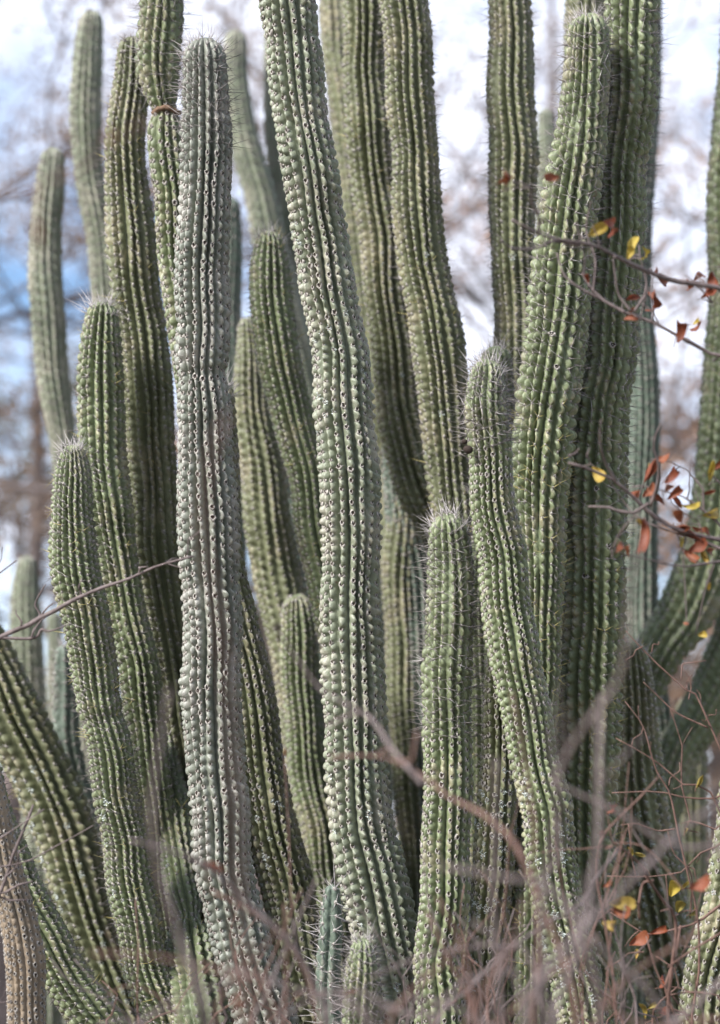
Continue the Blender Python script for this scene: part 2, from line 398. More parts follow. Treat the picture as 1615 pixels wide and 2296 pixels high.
column('small blurred pale cactus tip low in the gap behind the top of the olive column', 7.4, 14, 24,
  [(756,130,0),(758,160,24),(768,300,28),(786,480,30),(806,700,32)], 'grey', 'far')
column('blurred rounded cactus column with pale ribs just left of the long pitted column', 6.15, 16, 20,
  [(606,516,0),(606,545,34),(607,600,44),(611,700,47),(626,800,49),(648,900,48),(668,1000,47),(690,1100,46),(706,1200,45),(730,1300,45),(765,1450,45)],
  'green', 'short', dep=0.29)
column('blurred short rounded cactus column with a bristly top, low between the two tall centre columns', 6.45, 16, 20,
  [(668,1332,0),(668,1360,32),(668,1400,40),(674,1521,44),(686,1665,44),(704,1809,42),(724,1917,42),(745,2050,42)], 'green', 'far', dep=0.29)
column('dark lower cactus column leaning right, half hidden behind the corky pinched column', 5.8, 18, 23,
  [(478,845,0),(478,890,44),(487,1050,50),(498,1200,51),(512,1338,53),(545,1518,55),(570,1665,56),(600,1809,57),(626,1917,60),(656,2050,63),(694,2200,66),(722,2295,68)],
  'olive', 'old', lich=0.24, sharp=True)
column('dark blurred cactus strip showing along the right side of the corky pinched column', 7.5, 14, 24,
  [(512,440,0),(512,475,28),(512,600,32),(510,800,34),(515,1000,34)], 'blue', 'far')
column('blurred swaying cactus column bending right behind the tip of the corky column', 8.0, 14, 26,
  [(529,66,0),(529,95,26),(534,200,31),(552,324,34),(580,432,36),(598,520,37),(630,640,38),(660,760,38)], 'grey', 'far')
column('blurred vertical cactus sliver tucked behind the left edge of the long pitted column', 8.1, 14, 26,
  [(622,40,30),(624,200,30),(630,400,31),(650,560,31),(670,700,31)], 'grey', 'far', apex=False)
column('blurred curved cactus column left of the pale-ribbed rounded one, bending towards the centre', 6.6, 15, 22,
  [(556,712,0),(557,745,26),(565,850,40),(580,1000,50),(598,1150,54),(620,1280,54),(640,1380,54),(664,1500,54)], 'olive', 'far', dep=0.30)
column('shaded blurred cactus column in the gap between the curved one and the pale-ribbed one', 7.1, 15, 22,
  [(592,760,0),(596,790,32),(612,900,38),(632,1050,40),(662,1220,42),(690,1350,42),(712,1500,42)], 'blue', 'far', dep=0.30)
column('broad yellow-green ribbed cactus column left of the corky one, top behind the jointed stem', 6.0, 16, 23,
  [(298,80,0),(294,115,32),(287,216,43),(283,360,46),(291,504,55),(303,648,55),(318,756,56),(332,900,58),(340,1050,57),(352,1200,56),(368,1338,54),(390,1480,52),(410,1620,50)],
  'olive', 'short', dep=0.31)
column('jointed cactus stem with a brown scarred neck between its two segments, at the upper left', 5.85, 14, 24,
  [(357,-60,49),(357,0,49),(355,100,51),(359,165,48),(366,215,38),(371,245,27),(373,256,27),(373,268,36),(372,300,43),(378,380,46),(388,460,46),(402,600,46),(420,720,46),(440,860,46)],
  'green', 'old', apex=False, spiny_to=225, sharp=True, dep=0.28, extra='scar')
column('tall blurred grey cactus column at the upper left leaning below its slanted top', 7.5, 15, 24,
  [(206,22,0),(205,50,27),(198,140,34),(192,250,36),(199,360,34),(213,468,34),(228,576,34),(238,666,34),(255,800,34),(280,1000,34)], 'grey', 'far', dep=0.29)
column('leftmost tall blurred cactus column with rounded tip standing clear against the sky', 7.5, 15, 24,
  [(124,331,0),(121,360,28),(112,432,36),(105,504,35),(100,612,39),(104,684,38),(113,774,38),(124,870,36),(134,940,33),(143,1000,32),(160,1120,32)], 'grey', 'far', dep=0.29)
column('green left cactus column with deep ribs and a bristly round tip, behind the finer-ribbed one', 5.85, 16, 22,
  [(234,676,0),(232,705,36),(228,762,46),(222,870,55),(225,978,55),(240,1122,52),(256,1230,48),(277,1338,46),(300,1446,46),(315,1530,46),(330,1640,44),(350,1800,44),(372,2000,44)],
  'green', 'short', sharp=True, dep=0.31)
column('fine-ribbed cactus column at the left front, bristly tip and a kink halfway down', 5.6, 19, 18,
  [(165,998,0),(166,1030,32),(166,1060,40),(167,1158,49),(172,1266,54),(189,1374,55),(207,1482,53),(225,1575,52),(231,1611,49),(238,1645,50),(248,1701,51),(266,1809,52),(284,1917,53),(303,2025,54),(318,2097,54),(342,2205,56),(372,2295,58)],
  'green', 'short', spiny_to=None, sharp=True, lich=0.07, pinch=((1611,14,0.06),), amp=0.10)
column('dark jointed cactus stem with a pinched neck near the bottom, between two left front columns', 6.0, 14, 22,
  [(372,1640,0),(372,1665,34),(374,1720,43),(394,1881,43),(411,1989,43),(421,2035,38),(426,2060,28),(427,2072,30),(427,2085,46),(430,2130,58),(446,2240,68),(458,2295,70)],
  'green', 'short', sharp=True, lich=0.10, d_low=5.55, dep=0.31)
column('blurred olive cactus column leaning steeply with white tufted ribs at the lower left', 6.25, 16, 27,
  [(-95,1360,60),(-45,1450,62),(8,1555,66),(66,1680,68),(122,1810,68),(165,1940,66),(200,2060,62),(240,2170,60),(288,2295,60)],
  'olive', 'short', apex=False, lich=0.55, dep=0.31)
column('green leaning cactus column in the bottom left corner below the bright gap', 5.5, 16, 20,
  [(-100,1600,50),(-55,1720,50),(-12,1840,50),(28,1940,50),(70,2040,51),(108,2115,52),(150,2190,53),(198,2262,54),(240,2320,54)],
  'green', 'short', apex=False, sharp=True, lich=0.03, dep=0.29)
column('weathered tan corky cactus column in the bottom left corner', 5.2, 17, 19,
  [(-60,1700,42),(-28,1800,42),(-6,1900,43),(19,2000,44),(38,2080,44),(50,2160,45),(56,2240,46),(60,2300,47)],
  'tan', 'old', apex=False, sharp=True, amp=0.05, dep=0.15)
column('blurred short cactus column with rounded top at the left edge above the leaning one', 8.0, 14, 26,
  [(63,1246,0),(62,1275,24),(61,1320,31),(62,1410,36),(66,1518,38),(72,1620,38),(80,1720,38)], 'grey', 'far', dep=0.29)
column('faint pale cactus tip in the gap left of the fine-ribbed column', 9.0, 12, 26,
  [(119,1370,0),(120,1395,17),(124,1480,20),(130,1600,22)], 'grey', 'far')
column('dark blue-green few-ribbed cactus left of the fine-ribbed column, with long side spines', 6.6, 8, 26,
  [(142,1446,0),(142,1475,22),(143,1521,27),(148,1630,31),(166,1740,32),(188,1830,32),(206,1920,32),(225,2020,32)], 'blue', 'spiny', dep=0.30)
column('dull cactus column alone against the sky right of centre, out of the top edge', 6.15, 16, 22,
  [(1141,0,49),(1147,180,54),(1151,360,54),(1154,540,53),(1160,720,53),(1168,900,52),(1180,1100,50)], 'olive', 'short', apex=False, dep=0.23, lich=0.03)
column('blurred straight cactus column along the right side of the tall spiny one', 7.3, 14, 26,
  [(1450,0,38),(1444,180,38),(1434,360,38),(1428,540,38),(1432,720,38),(1440,900,38),(1440,1100,38),(1438,1338,38),(1436,1500,38)], 'blue', 'far', apex=False, dep=0.30)
column('dark cactus column hidden behind the round tip of the stout spiny one', 6.6, 15, 24,
  [(1316,0,46),(1308,200,46),(1300,400,46),(1290,700,46),(1285,1000,46)], 'olive', 'short', apex=False)
column('faint blurred cactus tip between the lone dull column and the stout spiny one', 8.2, 12, 26,
  [(1222,244,0),(1223,268,18),(1226,400,22),(1226,600,24)], 'grey', 'far')
column('blurred cactus arm sweeping down to the left along the right edge', 6.8, 15, 26,
  [(1668,0,54),(1658,200,54),(1644,400,55),(1638,700,58),(1624,950,60),(1616,1080,62),(1600,1200,64),(1572,1300,66),(1528,1390,62),(1482,1450,56),(1450,1520,50),(1432,1620,46)],
  'green', 'short', apex=False, dep=0.32)
column('blurred pale arm of cactus curving in low at the right edge', 6.9, 16, 22,
  [(1700,1250,56),(1662,1400,56),(1620,1520,56),(1575,1610,54),(1530,1680,50),(1495,1760,48)], 'green', 'far', apex=False, dep=0.18)
column('lichen-spotted dark cactus column behind the red twigs at the lower right', 6.1, 17, 23,
  [(1422,1440,0),(1422,1470,36),(1424,1521,46),(1430,1665,56),(1440,1809,62),(1462,1953,64),(1486,2097,64),(1512,2241,64),(1525,2310,64)],
  'olive', 'short', lich=0.6, dep=0.32)
column('thin blurred blue-green cactus column right of the lichen-spotted dark one', 7.0, 12, 24,
  [(1474,1484,0),(1475,1510,22),(1480,1600,28),(1490,1780,30),(1500,1900,30)], 'blue', 'far', dep=0.32)
column('lichen-tufted cactus column leaning in from the bottom right corner', 5.4, 15, 24,
  [(1672,1700,52),(1664,1830,53),(1646,1960,54),(1622,2080,55),(1598,2190,56),(1575,2295,57)], 'olive', 'old', apex=False, lich=0.22, sharp=True)
column('blurred green cactus column between the young spiny one and the slim leaning one', 5.95, 16, 22,
  [(1092,1080,0),(1091,1120,30),(1086,1300,40),(1090,1500,40),(1094,1700,40),(1088,1900,40),(1080,2100,42),(1075,2295,44)], 'green', 'short', lich=0.08)
column('shaggy lichen-crusted cactus stem under the slim leaning column', 5.6, 15, 24,
  [(1140,1410,0),(1138,1440,28),(1134,1500,38),(1127,1600,42),(1121,1700,43),(1113,1809,44),(1106,1950,45),(1096,2100,46),(1080,2295,48)], 'olive', 'old', lich=0.9, sharp=True)
column('shaded cactus column in the gap between the long pitted column and the young spiny one', 6.7, 16, 23,
  [(915,1070,0),(912,1110,34),(902,1220,44),(900,1320,46),(906,1450,46),(916,1600,46),(926,1750,46),(940,1900,46),(958,2050,46),(975,2200,46)], 'olive', 'far', lich=0.2)
column('deep shaded cactus column low behind the pitted column and the olive ones', 6.7, 15, 23,
  [(884,980,0),(886,1010,30),(905,1150,42),(932,1300,42),(945,1500,42),(955,1700,42)], 'blue', 'far')
column('small blue-green few-ribbed cactus with long white spines at the bottom centre', 5.3, 6, 31,
  [(748,1984,0),(747,2008,18),(743,2060,25),(741,2150,28),(743,2230,29),(746,2300,30)], 'blue', 'long', sharp=True, dep=0.30)
column('smallest green cactus tip with a crown of pale spines at the bottom centre', 5.1, 14, 21,
  [(814,2104,0),(814,2128,27),(813,2165,37),(812,2230,42),(812,2300,44)], 'green', 'spiny', sharp=True, dep=0.27)

column('dim blurred cactus column low behind the gap right of the corky column base', 7.2, 14, 24,
  [(668,1780,0),(670,1810,32),(690,1950,44),(720,2120,46),(745,2295,46)], 'olive', 'far')
column('dim blurred cactus column low at the left behind the jointed stem', 7.4, 14, 24,
  [(420,1560,0),(424,1590,34),(430,1700,44),(440,1900,46),(450,2100,46),(460,2295,46)], 'olive', 'far')
column('dim blurred cactus column low between the sweeping arm and the bottom right corner', 7.6, 14, 24,
  [(1548,1560,0),(1548,1590,34),(1544,1700,42),(1540,1900,44),(1540,2100,44),(1540,2295,44)], 'olive', 'far')
# depth buffer of the columns, to know which areoles show
GX, GY = 404, 574
zbuf = np.full((GY, GX), 1e9); zid = np.full((GY, GX), -1)

def axis_of(c):
    pts = []
    n = len(c['pts'])
    y0, y1 = c['pts'][0][1], c['pts'][-1][1]
    for x, y, hw in c['pts']:
        f = (y-y0)/(y1-y0); d = c['d'] + (c['d_low']-c['d'])*f
        p = P(x, y, d); pts.append([*p, hw*K*d])
    pts = np.array(pts)
    if not c['apex']:                                     # grows on above the frame and ends in its own tip
        t = pts[0, :3]-pts[1, :3]; t /= np.linalg.norm(t); t2 = t*0.7 + np.array([0, 0, 0.4]); t2 /= np.linalg.norm(t2)
        r = pts[0, 3]; L = 0.30 + 0.1*(hash(c['label'][:9]) % 3 if False else len(c['label']) % 4)
        a1 = pts[0, :3]+t*L*0.5; a2 = a1+t2*L*0.5
        pts = np.vstack([[*(a2+t2*r*0.9), 0.0], [*a2, r*0.92], [*a1, r], pts])
    # down to the ground
    p = pts[-1].copy(); t = pts[-1, :3]-pts[-2, :3]; t /= np.linalg.norm(t)
    ext = []
    while p[2] > -0.03:
        t = t*0.80 + np.array([0, 0, -1])*0.20; t /= np.linalg.norm(t)
        step = 0.16; p = p.copy(); p[:3] += t*step; p[3] *= 1.015; ext.append(p)
    pts = np.vstack([pts, ext])
    return pts

def smooth_noise(n, scale, rng):
    k = max(4, int(n/scale)+3)
    return np.interp(np.linspace(0, k-1, n), np.arange(k), rng.standard_normal(k))

def build_column(ci, c):
    rng = np.random.default_rng(100+ci)
    pts = axis_of(c)
    d = c['d']; px = K*d
    sp = c['sp']*px
    sharp = c['sharp']
    per = 7 if sharp else 4
    ns = 8 if sharp else (6 if d < 6.6 else 5)
    _, L = spline(pts, 10)
    rmax = pts[1:, 3].max()
    Rtop = pts[1, 3] if pts[0, 3] == 0 else pts[0, 3]
    dome = Rtop*1.05
    qd = dome*(1-np.cos(np.linspace(0, math.pi/2, 12 if sharp else 8)))
    q = np.concatenate([qd[:-1], np.arange(dome, L, sp/per), [L]])
    A, _ = spline(pts, q)
    c3 = A[:, :3].copy(); n = len(q)
    for ax in (0, 1): c3[:, ax] += np.convolve(smooth_noise(n+2*per, per*6.0, rng), np.ones(2*per+1)/(2*per+1), 'valid')*0.0040
    # smooth radius below the dome, an ellipse inside it
    w, _ = spline(np.column_stack([pts[1:, :3], pts[1:, 3]]), 400)
    rad = np.interp(q, np.linspace(np.linalg.norm(pts[1, :3]-pts[0, :3]), L, 400), w[:, 3])
    x = np.clip(q/dome, 0, 1); domef = np.sqrt(np.clip(1-(1-x)**2, 0, 1))
    r0 = np.interp(dome, np.linspace(np.linalg.norm(pts[1, :3]-pts[0, :3]), L, 400), w[:, 3])
    rad = np.where(q < dome, np.maximum(r0, 0.0)*domef, rad)
    rad = rad*(1 + 0.018*smooth_noise(n, per*4.0, rng)*np.clip(x, 0, 1))
    X_, Y_, D_ = proj_arr(c3)
    if c['style'] == 'old' or sharp:                      # growth rings: shallow pinches up the stem
        yq = Y_[np.argmin(q < dome)]+rng.uniform(80, 200)
        while yq < 2500:
            rad = rad*(1-rng.uniform(0.018, 0.060)*np.exp(-((Y_-yq)/rng.uniform(8, 20))**2)); yq += rng.uniform(110, 330)
    rad = rad*(1 + 0.024*smooth_noise(n, per*8.0, rng)*np.clip(x, 0, 1))
    for yy, ww, am in c['pinch']: rad = rad*(1-am*np.exp(-((Y_-yy)/ww)**2))
    t, u, v = frames(c3)
    Nn = c['N']; m = Nn*ns
    th = np.arange(m)/m*2*math.pi
    twist = 0.10*np.cumsum(smooth_noise(n, per*12.0, rng))/max(n, 1)*8
    ribf = (np.arange(m)/ns)
    ribi = np.floor(ribf+0.5).astype(int) % Nn
    off = (np.arange(Nn) % 2)*0.5 + rng.uniform(-0.3, 0.3, Nn)
    sloc = q/sp
    # every rib wanders, swells and spaces its areoles a little differently
    wand = np.stack([smooth_noise(n, per*3.5, rng)*0.085 + smooth_noise(n, per*11, rng)*0.10 for _ in range(Nn)], 1)
    swell = np.stack([smooth_noise(n, per*2.2, rng) for _ in range(Nn)], 1)
    slip = np.stack([smooth_noise(n, per*4.0, rng)*0.20 for _ in range(Nn)], 1)
    groove = np.stack([np.clip(1 + 0.22*smooth_noise(n, per*5, rng) - 0.75*np.clip(smooth_noise(n, per*7, rng)-1.15, 0, 0.9), 0.25, 1.35) for _ in range(Nn)], 1)
    k0 = np.floor(ribf).astype(int) % Nn; k1 = (k0+1) % Nn; fr = (ribf-np.floor(ribf))[None, :]
    wd = wand[:, k0]*(1-fr)+wand[:, k1]*fr
    gv = groove[:, k0]                                    # groove k lies between ribs k and k+1
    uu = sloc[:, None] + off[ribi][None, :] + slip[:, ribi]
    phi = (ribf[None, :] - np.round(ribf)[None, :]) * np.ones((n, 1))
    bul = np.abs(np.sin(math.pi*uu))**0.8
    wig = wd + 0.09*np.sin(2*math.pi*uu + 0.8)
    ph = np.abs(2*phi)
    prof = np.clip(1-ph**1.55, 0, 1)**0.85
    depth = c['dep']*1.20*gv*(0.85+0.3*bul)
    rr = 1 - depth*(1-prof) + c['amp']*(1+0.35*np.clip(swell[:, ribi], -1.5, 1.5))*(bul-0.7)*prof**1.1 + 0.012*swell[:, ribi]*prof
    # chin: small notch over the areole at the crest
    notch = np.exp(-((uu-np.round(uu))/0.15)**2)*np.exp(-(phi/0.22)**2)
    rr -= 0.045*notch
    rr = 1 + (rr-1)*np.clip(0.35+x, 0, 1)[:, None]
    ang = th[None, :] + twist[:, None] + (wd + (wig-wd)*(1-ph))*(2*math.pi/Nn)
    Rr = rad[:, None]*rr
    V = c3[:, None, :] + Rr[..., None]*(np.cos(ang)[..., None]*u[:, None, :] + np.sin(ang)[..., None]*v[:, None, :])
    base = np.array([c3[-1, 0], c3[-1, 1], 0.0])
    root = thing('columnar_cactus', c['label'], c['cat'], base, c['group'])
    VV = V.reshape(-1, 3)-base
    i = np.arange(n-1)[:, None]*m; j = np.arange(m)[None, :]; j2 = (j+1) % m
    F = np.stack([i+j, i+m+j, i+m+j2, i+j2], -1).reshape(-1, 4)
    Fn = np.einsum('ij,ij->i', np.cross(VV[F[:, 1]]-VV[F[:, 0]], VV[F[:, 3]]-VV[F[:, 0]]), VV[F[:, 0]]-(c3[np.minimum(F[:, 0]//m, n-1)]-base))
    if Fn.sum() < 0: F = F[:, ::-1]
    me = make_mesh('stem', VV, F, [MC[c['skin']]], attrs={'crest': prof.ravel()})
    link('stem', me, root)
    c['root'], c['base'] = root, base
    # areole frames on every crest
    ars = []
    crest_ang = np.arange(Nn)/Nn*2*math.pi
    for k in range(Nn):
        ucol = uu[:, k*ns]
        for ui in range(int(math.ceil(ucol[0])), int(math.floor(ucol[-1]))+1):
            f = np.interp(ui, ucol, np.arange(n)); a = int(f); b2 = min(a+1, n-1); fr = f-a
            p = V[a, k*ns]*(1-fr)+V[b2, k*ns]*fr; cc = c3[a]*(1-fr)+c3[b2]*fr
            tt = t[a]; nn = p-cc; nn -= tt*(nn @ tt)
            ln = np.linalg.norm(nn)
            if ln < 0.12*rmax: continue
            nn /= ln
            dm = 1-min(1.0, q[a]/dome)
            nn = nn*(1-0.75*dm) - tt*(dm*1.0); nn /= np.linalg.norm(nn)
            ars.append((p, nn, -tt, q[a], dm))
    c['ars'] = ars
    return X_, Y_, D_, rad

def proj_arr(a):
    q = a-CAM; d = q @ FWD
    return 807.5 + (q @ RIGHT)/d/K, 1148-(q @ UP)/d/K, d

for ci, c in enumerate(COLUMNS):
    X_, Y_, D_, rad = build_column(ci, c)
    for x, y, dd, r in zip(X_, Y_, D_, rad):
        gy = int(y/4); hw = r/dd/K
        if not 0 <= gy < GY: continue
        a, b2 = max(0, int((x-hw)/4)), min(GX-1, int((x+hw)/4))
        for g2 in (gy, min(gy+1, GY-1), max(gy-1, 0)):
            row = zbuf[g2, a:b2+1]; mk = row > dd
            row[mk] = dd; zid[g2, a:b2+1][mk] = ci

PART_CAP = 300
for ci, c in enumerate(COLUMNS):
    rng = random.Random(500+ci)
    root, base = c['root'], c['base']
    singles, rest, tufts = [], [], []
    for p, nn, upv, s, dm in c['ars']:
        x, y, dd = proj(p)
        view = CAM-p; view /= np.linalg.norm(view)
        fac = nn @ view
        if y > 2420 or y < -220: continue
        if fac < -0.45: continue
        if c['style'] == 'far': kind = 'far'
        elif c['style'] == 'long': kind = 'long'
        else:
            kind = c['style']
            if c['spiny_to'] is not None:
                lim = c['spiny_to'] + rng.gauss(0, 25)
                kind = 'spiny' if y < lim else ('old' if c['style'] == 'old' else ('short' if rng.random() < 0.75 else 'straw'))
            elif kind == 'short' and rng.random() < 0.06: kind = 'straw'
        if dm > 0.12 and kind in ('spiny', 'short', 'old') and c['apex']: kind = 'crown'
        if kind == 'old' and rng.random() < 0.05: continue
        # frame: z out, y up
        z = nn; xx = np.cross(upv, z); xx /= np.linalg.norm(xx); yy = np.cross(z, xx)
        sc = rng.uniform(0.8, 1.2)
        if kind == 'old': sc *= min(1.15, c['sp']/22)
        M4 = np.eye(4); M4[:3, 0] = xx*sc; M4[:3, 1] = yy*sc; M4[:3, 2] = z*sc; M4[:3, 3] = p - base + z*0.0004
        gx, gy = int(x/4), int(y/4)
        vis = 0 <= gx < GX and 0 <= gy < GY and (zid[gy, gx] == ci or zid[gy, max(gx-1, 0)] == ci) and fac > 0.0
        vi = rng.randrange(len(VAR[kind]))
        rec = (kind, vi, M4, fac/dd)
        if vis and c['d'] < 6.2 and kind != 'far': singles.append(rec)
        else: rest.append(rec)
        patch = 0.5+0.5*math.sin(y*0.013+ci)*math.sin(x*0.05+y*0.021+2*ci)
        if vis and fac > 0.05 and y > c['lich_from'] and rng.random() < c['lich']*(0.25+2.2*patch**2):
            L4 = M4.copy(); s2 = rng.choice((0.5, 0.6, 0.75, 0.9, 1.1, 1.35)); L4[:3, :3] *= s2/sc
            tufts.append(L4)
    singles.sort(key=lambda r: -r[3])
    rest += singles[PART_CAP:]; singles = singles[:PART_CAP]
    for kind, vi, M4, _ in singles:
        link('areole' if kind == 'old' else 'spine_cluster', VMESH[kind][vi], root, Matrix(M4.tolist()))
    if rest:
        Vs, Ts, Ms, o = [], [], [], 0
        for kind, vi, M4, _ in rest:
            v, tt, mm = VAR[kind][vi]
            Vs.append(v @ M4[:3, :3].T + M4[:3, 3]); Ts.append(tt+o); Ms.append(mm); o += len(v)
        me = make_mesh('spines', np.vstack(Vs), np.vstack(Ts), AMATS, np.concatenate(Ms), smooth=False)
        link('spines', me, root, kind='stuff')
    for L4 in tufts[:150]:
        link('lichen_tuft', rng.choice(LICH), root, Matrix(L4.tolist()))
    for hx, hy in c['holes']:                             # bird pecks and rotted areoles: larger ragged dark pits
        cand = [(abs(proj(p)[0]-hx)+abs(proj(p)[1]-hy), k) for k, (p, nn, upv, s, dm) in enumerate(c['ars']) if nn @ (CAM-p) > 0]
        p, nn, upv, s, dm = c['ars'][min(cand)[1]]
        xx = np.cross(upv, nn); xx /= np.linalg.norm(xx); yy = np.cross(nn, xx); sc = rng.uniform(1.3, 1.7)
        M4 = np.eye(4); M4[:3, 0] = xx*sc*1.15; M4[:3, 1] = yy*sc*0.8; M4[:3, 2] = nn*sc; M4[:3, 3] = p-base+nn*0.001
        link('scar', rng.choice(VMESH['old']), root, Matrix(M4.tolist()))
    if c['extra'] == 'scar':
        p = P(373, 252, c['d']-0.0); r = 27*K*c['d']*1.03
        th = np.linspace(0, 6.283, 40); rr = r*(1+0.06*RNG.standard_normal(40)); rr[-1] = rr[0]
        cc = np.stack([p[0]-base[0]+rr*np.cos(th), p[1]-base[1]+rr*np.sin(th), p[2]-base[2]+0.003*np.sin(th*3)], 1)
        V, F, T = tube(cc, np.full(40, 0.006), 6, 0.15)
        link('scar_ring', make_mesh('scar_ring', V, [F, T], [M_SCAR]), root)
    if c['extra'] == 'fruit':
        for (fx, fy, fs) in ((1050, 1008, 0.010), (1042, 990, 0.006)):
            p = P(fx, fy, c['d']-0.045)-base
            a = np.linspace(0.05, 3.09, 7)
            cc = np.stack([p[0]-fs*np.cos(a), np.full(7, p[1]), p[2]+0.3*fs*np.cos(a)], 1)
            V, F, T = tube(cc, fs*np.sin(a)*0.9+1e-4, 9, 0.10)
            link('dried_fruit', make_mesh('dried_fruit', V, [F, T], [M_PIT]), root)

# ------------------------------------------------------------------ shrubs: bare branches and dead leaves
def leaf_geo(rng, L, W, curl, fold):
    nu, nv = 8, 5; V = []
    for i in range(nu):
        f = i/(nu-1); w = W*math.sin(math.pi*min(1, f*0.93+0.05))**0.8*(0.75+0.4*f)
        a = curl*f; cx = L*(math.sin(a)/curl if abs(curl) > 1e-3 else f); cz = L*((1-math.cos(a))/curl if abs(curl) > 1e-3 else 0)
        for j in range(nv):
            g = (j/(nv-1)-0.5)*2
            V.append((g*w*0.5*math.cos(fold*abs(g)), cx + rng.uniform(-1, 1)*L*0.01, cz + abs(g)*w*0.5*math.sin(fold) + 0.09*L*math.sin(7*f+3*g+3*curl)*abs(g)))
    F = [(i*nv+j, i*nv+j+1, (i+1)*nv+j+1, (i+1)*nv+j) for i in range(nu-1) for j in range(nv-1)]
    o = len(V)                                            # petiole
    for k in range(3):
        a = 2.09*k; V.append((0.0006*math.cos(a), 0, 0.0006*math.sin(a)))
    for k in range(3):
        a = 2.09*k; V.append((0.0006*math.cos(a), -0.25*L, 0.0006*math.sin(a)+0.05*L))
    F += [(o+k, o+(k+1) % 3, o+3+(k+1) % 3, o+3+k) for k in range(3)]
    return np.array(V), np.array(F)
LEAF = {}
for nm, mm in (('red', M_RED), ('yel', M_YEL), ('olv', M_OLV)):
    LEAF[nm] = [make_mesh('leaf', *leaf_geo(rg, 1.0, w, cu, fo), [mm]) for w, cu, fo in ((0.62, 1.8, 1.0), (0.66, -1.3, 1.0), (0.66, 0.9, 1.25), (0.70, 1.5, 0.7), (0.60, -2.1, 1.0), (0.66, 2.4, 0.8))]

